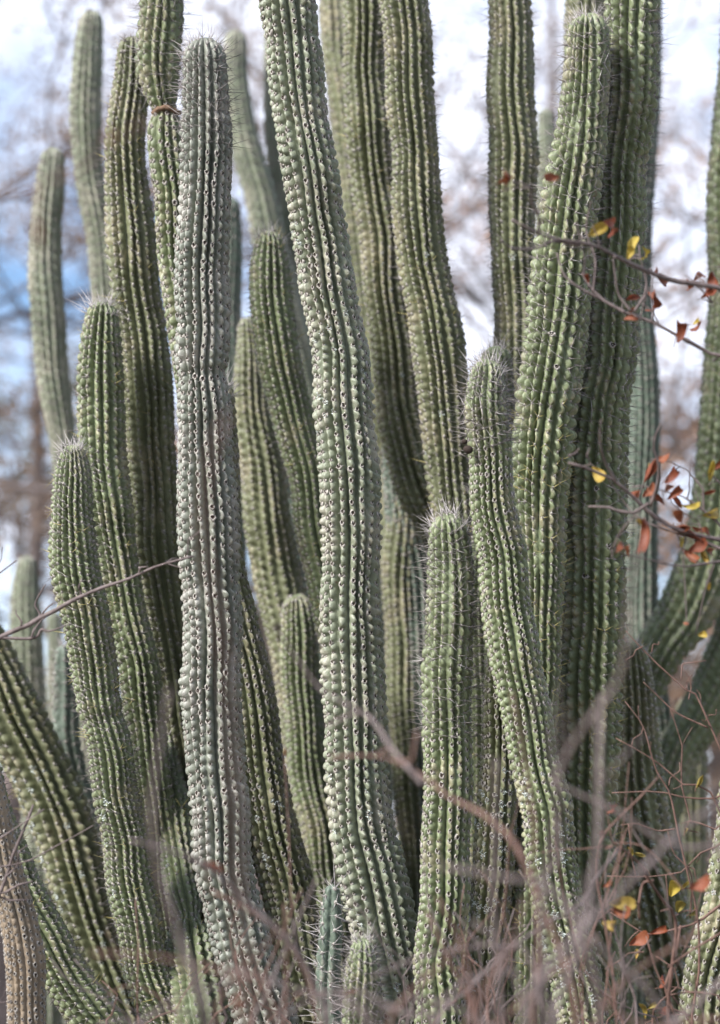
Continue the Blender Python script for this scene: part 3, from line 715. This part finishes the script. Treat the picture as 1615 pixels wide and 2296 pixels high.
def shrub(name, label, base, d, branches, mat, leaves=(), twig_rate=6, group=None, seed=1, cat='shrub', neck=None, twig_len=(0.03, 0.10), thicket=None):
    """branches: (polyline root first, r0px, r1px, depth or None); all stems meet at the base on the ground"""
    rng = random.Random(seed)
    base = np.array([base[0], base[1], 0.0])
    root = thing(name, label, cat, base, group)
    objs = []; branches = list(branches)
    for _ in range(thicket[0] if thicket else 0):          # further thin stems of the same bush
        x0 = rng.uniform(*thicket[1]); y1 = rng.uniform(*thicket[2]); x1 = x0+rng.gauss(0, 110); dd = rng.uniform(*thicket[3])
        branches.append(([(x0, 2330), (x0+(x1-x0)*0.3+rng.gauss(0, 22), 2330+(y1-2330)*0.35), (x0+(x1-x0)*0.65+rng.gauss(0, 22), 2330+(y1-2330)*0.7), (x1, y1)], rng.uniform(1.8, 3.6), 1.1, dd))
    for br in branches:
        line, r0, r1 = br[:3]; dd = br[3] if len(br) > 3 else d
        d0, d1 = dd if isinstance(dd, tuple) else (dd, dd)
        child = len(br) > 4 and br[4]
        pts = []
        for k, (x, y) in enumerate(line):
            f = k/(len(line)-1); de = d0+(d1-d0)*f
            pts.append([*(P(x, y, de)-base), (r0+(r1-r0)*f)*0.85*K*de])
        pts = np.array(pts)
        if not child:
            first = pts[0, :3]; t = first-pts[1, :3]; t /= np.linalg.norm(t)
            nk = np.array(neck)-base if neck is not None else np.array([0.15*first[0], 0.15*first[1], first[2]*0.45])
            mid = first*0.55+nk*0.45 + t*0.10
            pre = [[0, 0, -0.05, pts[0, 3]*1.9], [*(nk*0.6+np.array([rng.uniform(-.02, .02), rng.uniform(-.02, .02), 0])), pts[0, 3]*1.6], [*mid, pts[0, 3]*1.2]]
            pts = np.vstack([pre, pts])
        n = max(14, int(len(pts)*7))
        A, L = spline(pts, n)
        jit = np.zeros((n, 3)); kn = max(4, int(L/0.09))
        for ax in range(3): jit[:, ax] = np.interp(np.linspace(0, kn-1, n), np.arange(kn), RNG.standard_normal(kn))*0.0045
        A[:, :3] += jit
        rr = np.maximum(A[:, 3], 0.0009)*(1+0.10*np.clip(RNG.standard_normal(n), -1, 1))
        V, F, T = tube(A[:, :3], rr, 7, 0.05)
        bo = link('branch', make_mesh('branch', V, [F, T], [mat if not thicket or rng.random() < 0.55 else (M_RUST if mat is M_TWIG else M_TWIG)]), root)
        objs.append((bo, A))
        # side twigs in view
        for q in range(int(twig_rate*L)):
            k = rng.randrange(n//5, n-1); p = A[k, :3]; x, y, _ = proj(p+base)
            if not (-60 < x < 1680 and -60 < y < 2360): continue
            tt = A[min(k+1, n-1), :3]-A[k-1, :3]; tt /= np.linalg.norm(tt)
            sd2 = Vector((rng.gauss(0, 1), rng.gauss(0, 0.6), rng.gauss(0.3, 1)))
            dr = np.array(sd2.normalized())*0.8+tt*0.9; dr /= np.linalg.norm(dr)
            Lt = rng.uniform(*twig_len)
            mid = p+dr*Lt*0.5+np.array([rng.gauss(0, 1), rng.gauss(0, 1), rng.gauss(0.4, 1)])*Lt*0.07
            end = p+dr*Lt+np.array([rng.gauss(0, 1), rng.gauss(0, 1), rng.gauss(0.5, 1)])*Lt*0.10
            B, _ = spline([p, mid, end], 7)
            Rt = min(A[k, 3]*0.6, 0.0026)
            V, F, T = tube(B, np.linspace(Rt, max(0.0007, Rt*0.4), 7), 5, 0.06)
            link('twig', make_mesh('twig', V, [F, T], [mat]), bo)
    for (x, y, L, ang, colr, *rest) in leaves:
        de = rest[0] if rest else d
        p = P(x, y, de)-base; s = 1.45*L*K*de*rng.uniform(0.92, 1.08)
        # nearest branch carries it
        bo, A = min(objs, key=lambda o: np.min(np.linalg.norm(o[1][:, :3]-p, axis=1)))
        a = R(ang)                                         # leaf axis in the picture plane, 0 = to the right
        ax = RIGHT*math.cos(a)+UP*math.sin(a)+FWD*rng.uniform(-0.5, 0.5); ax /= np.linalg.norm(ax)
        nrm = -FWD+RIGHT*rng.uniform(-0.8, 0.3)+UP*rng.uniform(-0.2, 0.8); nrm -= ax*(nrm @ ax); nrm /= np.linalg.norm(nrm)
        xx = np.cross(ax, nrm)
        M4 = np.eye(4); M4[:3, 0] = xx*s; M4[:3, 1] = ax*s; M4[:3, 2] = nrm*s; M4[:3, 3] = p-ax*s*0.5
        # the leaf hangs by a short stalk from the branch it belongs to
        q0 = A[np.argmin(np.linalg.norm(A[:, :3]-M4[:3, 3], axis=1)), :3]; q1 = M4[:3, 3]-0.2*s*ax
        lf = link('leaf', rng.choice(LEAF[colr]), bo, Matrix(M4.tolist()))
        if 0.004 < np.linalg.norm(q1-q0) < 0.5:
            B, _ = spline([q0, (q0+q1)/2+np.array([0, 0, 0.10*np.linalg.norm(q1-q0)]), q1], 8)
            V, F, T = tube(B, np.linspace(0.0013, 0.0008, 8), 5)
            link('twig', make_mesh('twig', V, [F, T], [mat]), bo)
    return root

def z1(x, y, s=0.36, ox=0, oy=0): return (ox+x*s, oy+y*s)

# left shrub, sharp grey twigs reaching in from the left edge
bl = P(-330, 2000, 5.0)
shrub('bare_shrub', 'bare grey forked branch reaching in from the left edge across the fine-ribbed column', (bl[0], bl[1]), 5.0, [
  ([(-150,1530),(-40,1452),(0,1436),(60,1406),(90,1382),(130,1356),(175,1336),(240,1315),(310,1290),(360,1262),(425,1236)], 9, 2.6),
  ([(60,1406),(90,1382),(76,1352),(95,1306)], 4, 1.5, 5.0, True),
  ([(43,1412),(38,1385),(34,1365)], 3, 1.2, 5.0, True),
  ([(175,1336),(177,1322),(186,1302)], 3, 1.3, 5.0, True),
  ([(310,1290),(316,1275),(321,1256)], 3, 1.2, 5.0, True),
  ([(0,1437),(72,1431),(90,1412),(108,1417),(130,1416),(156,1412)], 4.5, 1.5, 5.0, True),
  ([(72,1431),(84,1400),(100,1392)], 3, 1.2, 5.0, True),
  ([(415,1240),(424,1222),(445,1190)], 2, 0.9, 4.8, True),
  ([(-120,1340),(0,1281),(22,1270),(43,1248)], 3, 1.6),
  ([(-60,1300),(-5,1265),(4,1230)], 2, 1, 5.0, True),
 ], M_TWIG, twig_rate=4, seed=11, twig_len=(0.02, 0.05))
bl = P(-120, 2500, 4.95)
shrub('bare_shrub', 'small bare twiggy shrub with snapped stems in front of the tan corky column', (bl[0], bl[1]), 4.95, [
  ([(-30,2090),(0,2018),(22,1964),(43,1899),(62,1830),(68,1803)], 5.5, 3),
  ([(-60,1925),(0,1888),(54,1845),(90,1816)], 2.6, 1.2),
  ([(-60,1945),(0,1935),(61,1928),(115,1903),(155,1881),(210,1848)], 2.8, 1.0),
  ([(-60,2050),(0,2006),(36,1982),(50,1972),(67,1972)], 4, 2.4),
  ([(-60,2032),(0,2029),(61,2030)], 3.2, 2.4),
  ([(22,1964),(40,1925),(58,1895)], 2.6, 1.2, 4.95, True),
  ([(-20,2255),(0,2252),(25,2243)], 2, 1.2),
 ], M_TWIG, twig_rate=4, seed=12, twig_len=(0.015, 0.04))

# right leafy shrub, three tiers of branches from the right edge
br_ = P(2250, 2300, 4.85)
g = lambda x, y: (1034+0.36*x, 0.36*y)                  # reading of the upper right detail
h = lambda x, y: (1034+0.36*x, 762+0.36*y)              # middle right
k_ = lambda x, y: (1034+0.36*x, 1521+0.36*y)            # lower right
shrub('leafy_shrub', 'right-hand shrub of grey twigs holding curled red and yellow dead leaves', (br_[0], br_[1]), 4.8, [
  ([(1900,760),(1720,690),g(1615,1810),g(1350,1740),g(1100,1660),g(900,1590),g(740,1530),g(540,1480),g(300,1370)], 9, 3, (4.8,4.5)),
  ([g(740,1535),g(560,1520),g(440,1570),g(320,1565),g(250,1505)], 5.5, 2.2, (4.6,4.45), True),
  ([g(500,1480),g(460,1300),g(430,1150)], 4.5, 2.5, (4.55,4.4), True),
  ([(1900,880),(1720,816),(1615,790),(1560,770),g(1350,2100),g(1100,1970),g(1000,1920),g(850,1830),g(750,1710)], 6, 3),
  ([g(1040,1940),g(820,1840),g(630,1730),g(600,1600)], 4.5, 2, 4.75, True),
  ([g(1100,1960),g(1140,1750),g(1095,1600)], 4, 1.8, 4.75, True),
  ([g(820,1810),g(820,1600),g(780,1450),g(830,1270)], 3, 1.5, 4.7, True),
  ([g(1040,1940),g(960,1770),g(970,1620)], 3.5, 1.5, 4.7, True),
  ([g(770,1720),g(775,1600),g(730,1370)], 2.5, 1.2, 4.6, True),
  ([g(1200,2010),g(1180,1880),g(1190,1730)], 2.5, 1.2, 4.75, True),
  ([(1900,1290),(1720,1235),(1615,1212),h(1500,1230),h(1330,1160),h(1170,1040),h(1040,940),h(950,880),h(800,790),h(690,740)], 8, 3.4, (4.85,4.7)),
  ([h(1170,1040),h(990,1080),h(900,1065),h(820,1048)], 4.5, 2.8, 4.75, True),
  ([h(1170,1040),h(1230,880),h(1250,780),h(1220,650),h(1240,550)], 5, 2.2, (4.75,4.65), True),
  ([h(960,885),h(900,750),h(860,620),h(862,500)], 4.2, 1.8, (4.7,4.6), True),
  ([h(690,740),h(715,690)], 2.5, 1.4, 4.7, True),
  ([h(790,780),h(785,700)], 2.2, 1.2, 4.7, True),
  ([(1850,1330),(1700,1240),(1615,1180),h(1540,1090),h(1430,1000),h(1330,950),h(1120,910)], 5, 1.6),
  ([h(1520,1070),h(1480,920),h(1440,820),h(1360,770)], 3, 1.2, 4.8, True),
  ([h(1420,1000),h(1415,870),h(1440,780)], 2.4, 1.1, 4.8, True),
  ([h(1500,1230),h(1440,1100),h(1310,1010)], 2.4, 1.1, 4.8, True),
  ([(1850,1330),(1700,1255),(1615,1226),h(1450,1230),h(1200,1160),h(1080,1100),h(1000,1000)], 5.5, 1.6),
  ([(1850,1320),(1700,1262),(1615,1259),h(1450,1390),h(1250,1410),h(1080,1380),h(960,1320)], 5, 1.4, (4.85,4.6)),
  ([h(1615,890),h(1560,880)], 3, 2, 4.8, True),
  ([h(1330,1160),h(1370,1280),h(1400,1350)], 2.4, 1.0, 4.8, True),
  ([(1850,640),(1690,560),h(1590,-230)], 3, 1.2),
 ], M_TWIG, leaves=[
  (*g(320,1090),40,60,'red',4.4),(*g(280,1135),26,10,'red',4.4),(*g(560,1108),30,185,'red',4.5),(*g(985,1388),66,5,'red',4.6),(*g(845,1425),34,40,'yel',4.6),
  (*g(1075,1505),40,80,'yel'),(*g(1062,1575),26,60,'yel'),(*g(1178,1585),36,-40,'yel'),(*g(1305,1768),58,-35,'red'),(*g(1178,1790),40,100,'red'),
  (*g(1080,1850),26,20,'red'),(*g(1070,1910),24,60,'red'),(*g(1235,1925),52,-65,'red'),(*g(1055,1972),30,160,'red',4.7),(*g(1400,2070),46,50,'red'),
  (*g(1490,2078),36,-25,'red'),(*g(1500,1708),34,40,'red'),(*g(1588,1765),40,-70,'red'),(*g(800,1712),26,80,'red'),(*g(1480,2010),18,10,'yel'),
  (*h(870,850),40,-50,'yel'),(*h(1160,815),44,70,'red'),(*h(1185,775),30,60,'yel'),(*h(1270,765),34,-15,'red'),(*h(1330,868),36,20,'red'),(*h(1345,945),42,40,'red'),
  (*h(1130,982),42,-20,'red'),(*h(1235,992),30,-5,'red'),(*h(1575,810),34,70,'yel'),(*h(1592,1078),44,10,'yel'),(*h(1430,1060),36,-20,'yel'),
  (*h(1360,1082),30,100,'red'),(*h(1392,1168),46,15,'red'),(*h(1485,1190),28,-30,'red'),(*h(1380,1235),28,80,'yel'),(*h(1025,1255),52,50,'red',4.6),
  (*h(1185,1215),58,-65,'red',4.55),(*h(1140,1160),34,-40,'yel',4.55),(*h(1480,1305),40,15,'red'),(*h(1530,1335),34,-55,'yel'),(*h(1440,1358),42,-40,'red'),(*h(1562,950),28,15,'red'),
  (*h(1420,1742),22,80,'red'),(*h(1560,1530),20,70,'yel'),(*h(1610,790),30,30,'red'),(*h(1300,905),30,60,'red'),(*h(1190,960),32,20,'red'),(*h(1420,1190),34,-30,'red'),(*h(1540,1180),34,10,'red'),(*h(1500,1240),30,60,'red'),(*h(1590,1330),36,-20,'red'),(*h(1350,1010),28,-50,'red'),(*g(1440,1800),34,-60,'red'),(*g(1560,1835),36,20,'red'),(*g(1250,1700),30,10,'red'),(*h(1520,1830),20,10,'yel')], twig_rate=2.5, seed=21, neck=P(1980, 1500, 4.85), twig_len=(0.02, 0.06))

# lower right thin russet shrub
bq = P(1640, 2700, 5.15)
shrub('thorny_shrub', 'thin russet thorny shrub with a few yellow leaves before the lichen-spotted column', (bq[0], bq[1]), 5.1, [
  ([(1640,1760),(1615,1680),k_(1540,260),k_(1460,90),h(1420,2190),h(1330,2100),h(1240,2010),h(1130,1910),h(1030,1810)], 3, 1.3),
  ([k_(1550,300),k_(1420,240),k_(1310,180),k_(1140,30)], 2.6, 1.1, 5.1, True),
  ([h(1330,2100),h(1430,2000),h(1520,1980)], 1.6, 1.0, 5.1, True),
  ([h(1130,1910),h(1080,1960),h(1030,2020)], 1.6, 1.0, 5.1, True),
  ([h(1180,1960),h(1220,1860)], 1.6, 1.0, 5.1, True),
  ([h(1410,2180),h(1460,2080)], 1.6, 1.0, 5.1, True),
  ([k_(1460,110),k_(1440,0),k_(1400,-60)], 1.8, 1.0, 5.1, True),
  ([k_(1540,260),k_(1600,200)], 1.8, 1.0, 5.1, True),
  ([(1560,2300),k_(1470,1500),k_(1400,1100),k_(1340,850),k_(1290,700),k_(1220,590),k_(1180,470),k_(1130,290),k_(1030,150)], 3.4, 1.2),
  ([k_(1440,900),k_(1380,600),k_(1350,400),k_(1310,190)], 2.2, 1.1, 5.15, True),
  ([k_(1130,290),k_(1060,420)], 1.6, 0.9, 5.1, True),
  ([k_(1280,670),k_(1380,545)], 1.8, 1.0, 5.1, True),
  ([k_(1600,800),k_(1420,690),k_(1250,560),k_(1100,460),k_(960,380)], 2.6, 1.0),
  ([(1700,1800),(1610,1789),k_(1400,755),k_(1200,735),k_(950,730)], 3.2, 1.2),
  ([(1500,2300),k_(1340,1540),k_(1280,1400),k_(1180,1270),k_(1100,1150),k_(1000,1060),k_(940,1030)], 5, 1.8, (4.9,4.7)),
  ([k_(1340,1545),k_(1300,1900),k_(1330,2150)], 3.5, 3, 4.9, True),
  ([(1700,1980),(1615,2025),k_(1480,1500),k_(1340,1560),k_(1200,1610),k_(1100,1560),k_(930,1450)], 4.2, 1.5),
  ([(1700,2060),k_(1615,1600),k_(1450,1680),k_(1250,1800)], 3.6, 2.4, 4.8),
  ([k_(1180,1270),k_(1110,1300),k_(1120,1500)], 4, 3, 4.8, True),
  ([k_(1330,950),k_(1200,945),k_(1000,900)], 2.2, 1.0, 5.1, True),
  ([(1700,1840),k_(1600,930),k_(1480,885),k_(1400,930),k_(1420,990),k_(1480,1000)], 2.6, 1.2),
  ([(1690,1900),k_(1560,1050),k_(1440,1110),k_(1420,1180),k_(1200,1230),k_(920,1245)], 2.8, 1.2),
  ([k_(1420,1180),k_(1450,1240),k_(1500,1260)], 2.0, 1.0, 5.1, True),
  ([k_(1420,1500),k_(1440,1250),k_(1330,1110),k_(1290,960)], 2.4, 1.1, 5.1, True),
  ([k_(1140,1700),k_(1040,1720),k_(900,1790)], 2.2, 1.2, 5.0, True),
  ([(1560,2330),k_(1260,1880),k_(1150,1600)], 2.6, 1.6, 4.9),
  ([(1640,2290),k_(1500,1960),k_(1280,1960)], 2.8, 2.0, 4.9),
 ], M_RUST, leaves=[
  (*k_(980,812),34,-20,'red',4.7),(*k_(1480,640),26,70,'olv'),(*k_(1075,1065),24,80,'olv'),(*k_(1108,1092),24,-10,'olv'),(*k_(1345,1290),38,60,'yel'),(*k_(1392,1300),22,30,'olv'),
  (*k_(1368,1395),30,70,'olv'),(*k_(1480,1455),30,20,'olv'),(*k_(1240,1570),36,15,'red'),(*k_(1125,1640),40,15,'red'),(*k_(1100,1692),28,80,'yel'),(*k_(1000,1400),42,0,'olv',4.7),
  (*k_(1015,1462),42,-15,'red',4.7),(*k_(955,1550),42,-20,'olv',4.7),(*k_(1300,1905),34,20,'red'),(*k_(1165,2060),30,75,'olv'),(*k_(1510,1310),44,5,'red',4.4),(*k_(940,1292),28,10,'red',4.7),
  (*k_(1405,935),20,70,'olv'),(*k_(1280,2080),26,10,'red'),(*k_(1210,2030),28,30,'olv')], twig_rate=5, seed=31, twig_len=(0.012, 0.045))

# foreground tangles, far out of focus
q2 = lambda x, y: (517+0.36*x, 1521+0.36*y)
q1 = lambda x, y: (0.36*x, 1521+0.36*y)
b1 = P(560, 2900, 3.6)
shrub('bare_shrub', 'blurred leafless bush of crossing pinkish stems in front at the bottom left', (b1[0], b1[1]), 3.6, [
  ([q2(620,2250),q2(540,1900),q2(450,1750),q2(330,1600),q2(120,1380),q2(0,1270),q1(1330,1190),q1(1100,1090),q1(820,990)], 8, 4.5, (3.7,3.6)),
  ([(700,2260),(650,2120),q1(1615,1500),q1(1500,1430),q1(1310,1340)], 5, 3, 3.8),
  ([q2(150,2200),q2(200,2050),q2(310,1800),q2(370,1650),q2(450,1450),q2(520,1270)], 5, 3, 3.9),
  ([(643,2330),q2(345,1900),q2(340,1620),q2(330,1400)], 4.5, 2.6, 3.9),
  ([(980,2330),q2(1150,2140),q2(1000,2050),q2(800,1950),q2(480,1960),q2(200,1880),q2(0,1820)], 7, 4, 3.4),
  ([(600,2240),q1(1500,1860),q1(1100,1790),q1(900,1750),q1(580,1730)], 6, 3.5, 3.1),
  ([(470,2330),(430,2180),q1(1100,1500),q1(1040,1350),q1(960,1100),q1(930,850),q1(950,600),q1(990,300),q1(1020,0)], 9, 4, 3.05),
  ([(520,2400),(545,2150),(520,1700),(470,1300),(472,1180),(482,1020),(505,920)], 5, 4, 2.35),
  ([(250,2400),(330,2300),(420,2230),(520,2200)], 4, 2, 3.5),
  ([(480,2340),(520,2210),(590,2150),(640,2080)], 4, 2, 3.5),
  ([(820,2340),(760,2240),(700,2230),(600,2290)], 5, 3, 3.5),
  ([(200,2340),(300,2290),(390,2260),(470,2300)], 4, 2, 3.7),
  ([(560,2340),(600,2180),(660,2050),(690,2000)], 3, 1.5, 4.2),
  ([(420,2340),(380,2250),(300,2200),(240,2230)], 3, 1.5, 4.1),
 ], M_RUST, leaves=[(542,2235,46,70,'red',3.2),(479,1938,40,-20,'red',3.8),(641,1683,20,80,'red',4.5),(790,2222,30,20,'red',3.9)], twig_rate=1.2, seed=41, twig_len=(0.05, 0.16), thicket=(10, (230, 820), (1980, 2240), (4.4, 5.0)))
b2_ = P(1000, 2900, 3.6)
shrub('bare_shrub', 'blurred leafless grey branch arching in front of the long pitted column and young spiny one', (b2_[0], b2_[1]), 3.7, [
  ([(1290,2350),(1230,2080),(1167,1906),(1098,1845),q2(1500,830),q2(1330,740),q2(1200,640),q2(1050,570),q2(870,520),q2(620,510)], 8, 4, (3.5,3.75)),
  ([q2(1200,640),q2(1060,480),q2(930,310),q2(800,230),q2(590,280)], 7, 4, (3.6,3.8), True),
  ([q2(800,230),q2(700,150),q2(530,0),q2(420,-120),(600,1400)], 5, 2.5, (3.7,3.7), True),
  ([q2(1060,500),q2(1130,500),q2(1200,360)], 5, 3, 3.6, True),
  ([q2(880,490),q2(1000,430)], 4, 2.5, 3.7, True),
  ([(1110,2380),q2(1560,2150),q2(1470,1920),q2(1380,1770),q2(1300,1600),q2(1220,1450)], 6, 3, 3.9),
  ([(1090,2380),q2(1520,2050),q2(1480,1800),q2(1420,1600),q2(1320,1370)], 6.5, 3.2, 3.6),
  ([(1200,2200),q2(1700,1690),q2(1500,1700),q2(1250,1740),q2(1050,1800),q2(890,1870)], 5, 2.6, 3.7),
  ([(960,2380),q2(930,2150),q2(850,2040),q2(700,2000),q2(560,2080)], 6, 3.5, 3.4),
  ([(860,2380),(900,2250),(980,2180),(1060,2100)], 5, 3, 3.3),
  ([(1150,2380),(1080,2290),(960,2240),(840,2280)], 6, 4, 3.3),
  ([(940,2380),(1010,2230),(1100,2180),(1180,2190)], 5, 3, 3.5),
 ], M_TWIG, twig_rate=1.0, seed=42, twig_len=(0.05, 0.16), thicket=(10, (820, 1200), (1980, 2220), (4.4, 5.0)))
b3 = P(1330, 2900, 3.5)
shrub('bare_shrub', 'blurred dense leafless bush of thick mauve stems in front at the bottom right', (b3[0], b3[1]), 3.6, [
  ([(980,2330),k_(40,1970),k_(300,1720),k_(560,1510),k_(740,1400),k_(860,1230),k_(980,1070)], 5, 3, (3.9,4.3)),
  ([(1170,2330),k_(560,1800),k_(800,1520),k_(1000,1340),k_(1250,1100),k_(1450,880),k_(1640,740)], 10, 6, (3.0,3.2)),
  ([(1640,1960),k_(1400,1050),k_(1200,960),k_(1000,830),k_(750,700),k_(550,580)], 7, 4, 3.5),
  ([(1330,2200),k_(650,1420),k_(600,1380),k_(480,1280),k_(240,1240),k_(0,1180),k_(-150,1150)], 10, 6, 3.1),
  ([(1240,2360),k_(640,1950),k_(720,1760),k_(780,1450),k_(790,1300),k_(830,900),k_(870,400),k_(900,100)], 10, 6, (3.1,3.3)),
  ([k_(500,1500),k_(580,900),k_(650,500),k_(980,0),h(1060,1700),h(1100,1450),h(1160,1250)], 8, 6, (3.2,2.9)),
  ([(1530,2360),k_(1280,2150),k_(1230,2050),k_(1100,1900),k_(930,1750),k_(800,1570)], 8, 5, 3.3),
  ([(1420,2360),k_(1300,2150),k_(1450,2050),k_(1615,1900),(1700,2150)], 8, 7, 3.5),
  ([(1125,2380),k_(240,2150),k_(230,1700),k_(210,1300),k_(200,900),k_(240,480)], 7, 4, 3.4),
  ([(1210,2380),k_(470,1900),k_(500,1500),k_(480,1200),k_(450,800),k_(400,400),k_(330,60)], 5.5, 3, 3.6),
  ([k_(480,1300),k_(640,1100),k_(610,600)], 5, 3, 3.5, True),
  ([(1090,2380),(1150,2270),(1240,2190),(1330,2100)], 6, 3, 3.4),
  ([(1300,2380),(1340,2260),(1420,2180),(1560,2090)], 6, 3.5, 3.5),
  ([(1640,2330),(1540,2300),(1440,2290),(1340,2240)], 6, 3, 3.4),
  ([k_(300,1720),k_(100,1640),k_(0,1600)], 5, 2.5, 3.6, True),
  ([(1190,2380),(1170,2240),(1130,2130),(1060,2080)], 6, 3, 3.4),
  ([(1050,2380),(1080,2240),(1150,2130),(1180,2000)], 6, 3, 3.2),
 ], M_TWIG, leaves=[], twig_rate=1.5, seed=43, twig_len=(0.05, 0.16), thicket=(26, (1050, 1640), (1700, 2180), (4.4, 5.1)))
b4 = P(1420, 2900, 4.6)
shrub('bare_shrub', 'fairly sharp tan twig crossing the base of the tall straight spiny column', (b4[0], b4[1]), 4.6, [
  ([(1390,2300),k_(860,1400),k_(870,1060),k_(900,970),k_(1100,760),k_(1220,620)], 3.5, 2.2),
  ([k_(880,1050),k_(940,1035),k_(750,1070),k_(490,1080)], 2.6, 1.5, 4.6, True),
  ([k_(1000,1090),k_(1050,980),k_(1070,900)], 2, 1.2, 4.7),
 ], M_RUST, leaves=[(*k_(872,955),16,90,'red')], twig_rate=2, seed=44)
b5 = P(-400, 2600, 2.6)
shrub('bare_shrub', 'very blurred brown twig with two orange leaves hanging at the upper left', (b5[0], b5[1]), 2.6, [
  ([(-500,700),(-200,520),(60,420),(202,342),(252,288),(324,262),(388,246)], 5, 2.5, 2.6),
  ([(60,420),(85,470),(95,540)], 3, 2, 2.6, True),
 ], M_RUST, leaves=[(97,436,52,10,'red',2.6),(90,522,46,80,'red',2.6),(250,300,30,30,'red',2.6)], twig_rate=1.0, seed=45)

# ------------------------------------------------------------------ trees behind, melting into blur
def tree(label, x, d, height, crown_r, leafm, nleaf, seed, lean=0.0, leaf=0.05, trunk_r=0.085, y_base=None, bare=False, low=0.25, name='autumn_tree'):
    rng = random.Random(seed); nr = np.random.default_rng(seed)
    p0 = P(x, 2054, d); base = np.array([p0[0], p0[1], 0.0])
    root = thing(name, label, 'tree', base, 'trees behind the cactus stand')
    tk = spline([[0, 0, -0.1, trunk_r*1.3], [lean*0.2, 0, height*0.25, trunk_r], [lean*0.6+0.1, 0.1, height*0.55, trunk_r*0.7], [lean, 0, height*0.95, trunk_r*0.15]], 30)[0]
    V, F, T = tube(tk[:, :3], tk[:, 3], 9, 0.05)
    link('trunk', make_mesh('trunk', V, [F, T], [M_BARK]), root)
    tips = []; tw = []
    def grow(p, dr, L, r, lev):
        n = 6; pts = [p]
        for i in range(3):
            dr = dr+np.array([rng.gauss(0, .22), rng.gauss(0, .22), rng.gauss(0.05, .16)]); dr /= np.linalg.norm(dr)
            pts.append(pts[-1]+dr*L/3)
        A, _ = spline(pts, n)
        t3 = tube(A, np.linspace(r, r*0.45, n), 6 if lev < 2 else 4)
        if lev == 0: V, F, T = t3; lim = link('limb', make_mesh('limb', V, [F, T], [M_BARK]), root)
        else: tw.append(t3)
        if lev >= 1: tips.extend([A[3], A[-1]])
        if lev < 3:
            for q in range(rng.choice((2, 3, 3)) if lev else 4):
                f = rng.uniform(0.35, 1.0); pp = A[int(f*(n-1))]
                nd = dr+np.array([rng.gauss(0, .75), rng.gauss(0, .75), rng.gauss(0.1, .5)]); nd /= np.linalg.norm(nd)
                grow(pp, nd, L*rng.uniform(0.5, 0.75), max(r*0.55, 0.005), lev+1)
    for q in range(9):
        f = rng.uniform(low, 0.95); i = int(f*29); az = q*2.4+rng.uniform(-.4, .4)
        dr = np.array([math.cos(az), math.sin(az), rng.uniform(0.15, 0.8)]); dr /= np.linalg.norm(dr)
        grow(tk[i, :3], dr, crown_r*rng.uniform(0.6, 0.95), tk[i, 3]*0.42, 0)
    V, Fs = merge(tw)
    link('twigs', make_mesh('twigs', V, Fs, [M_BARK]), root, kind='stuff')
    if nleaf:
        tips = np.array(tips)
        # leaves gather in clumps round some of the twig tips
        keep = tips[nr.random(len(tips)) < 0.45]
        ctr = keep[nr.integers(0, len(keep), nleaf)] + nr.normal(0, 0.10, (nleaf, 3))
        a = nr.normal(0, 1, (nleaf, 3)); a /= np.linalg.norm(a, axis=1)[:, None]
        b = np.cross(a, nr.normal(0, 1, (nleaf, 3))); b /= np.linalg.norm(b, axis=1)[:, None]
        s = leaf*nr.uniform(0.6, 1.3, nleaf)[:, None]
        V = np.stack([ctr-a*s*0.5, ctr+b*s*0.28, ctr+a*s*0.5, ctr-b*s*0.28], 1).reshape(-1, 3)
        F = np.arange(nleaf*4).reshape(-1, 4)
        link('foliage', make_mesh('foliage', V, F, [leafm], smooth=False), root, kind='stuff')
tree('blurred brown-leaved tree filling the sky at the upper left', -330, 14, 8.6, 3.0, M_BROWNLEAF, 7500, 61, lean=-0.2, leaf=0.06, low=0.3, trunk_r=0.085)
tree('blurred brown tree with drooping clumps between the two leftmost blurred columns', -20, 16, 6.4, 1.9, M_BROWNLEAF, 7000, 71, lean=0.2, leaf=0.06, low=0.35)
tree('blurred grey-green tree low at the left edge beyond the leftmost columns', 10, 17, 4.6, 1.5, M_GREYLEAF, 5200, 62, leaf=0.06, low=0.3)
tree('blurred thin tree behind the top of the corky pinched column', 590, 18, 9.4, 2.4, M_BROWNLEAF, 4200, 63, leaf=0.055, low=0.4)
tree('blurred nearly bare tree with dark twigs against the blue sky right of centre', 1190, 16, 8.2, 2.3, M_RUSTLEAF, 1300, 64, lean=0.2, leaf=0.05)
tree('blurred russet tree with pale trunk in the gap at the right', 1400, 14, 7.0, 2.1, M_RUSTLEAF, 9000, 65, leaf=0.05, trunk_r=0.085, low=0.3)
tree('blurred brown thicket tree low behind the sweeping right-hand arm', 1590, 18, 4.6, 1.8, M_BROWNLEAF, 7000, 66, leaf=0.06, low=0.15)
tree('blurred tall bare tree beyond the right edge with purple-grey twigs', 1760, 20, 10.0, 2.8, M_BROWNLEAF, 4000, 67, leaf=0.05)
tree('blurred dark thicket tree hidden low behind the middle of the stand', 800, 14, 3.4, 1.7, M_GREYLEAF, 9000, 68, leaf=0.06, low=0.1)
tree('blurred low thicket tree behind the bottom right columns', 1250, 14, 2.8, 1.5, M_BROWNLEAF, 8000, 69, leaf=0.06, low=0.1)
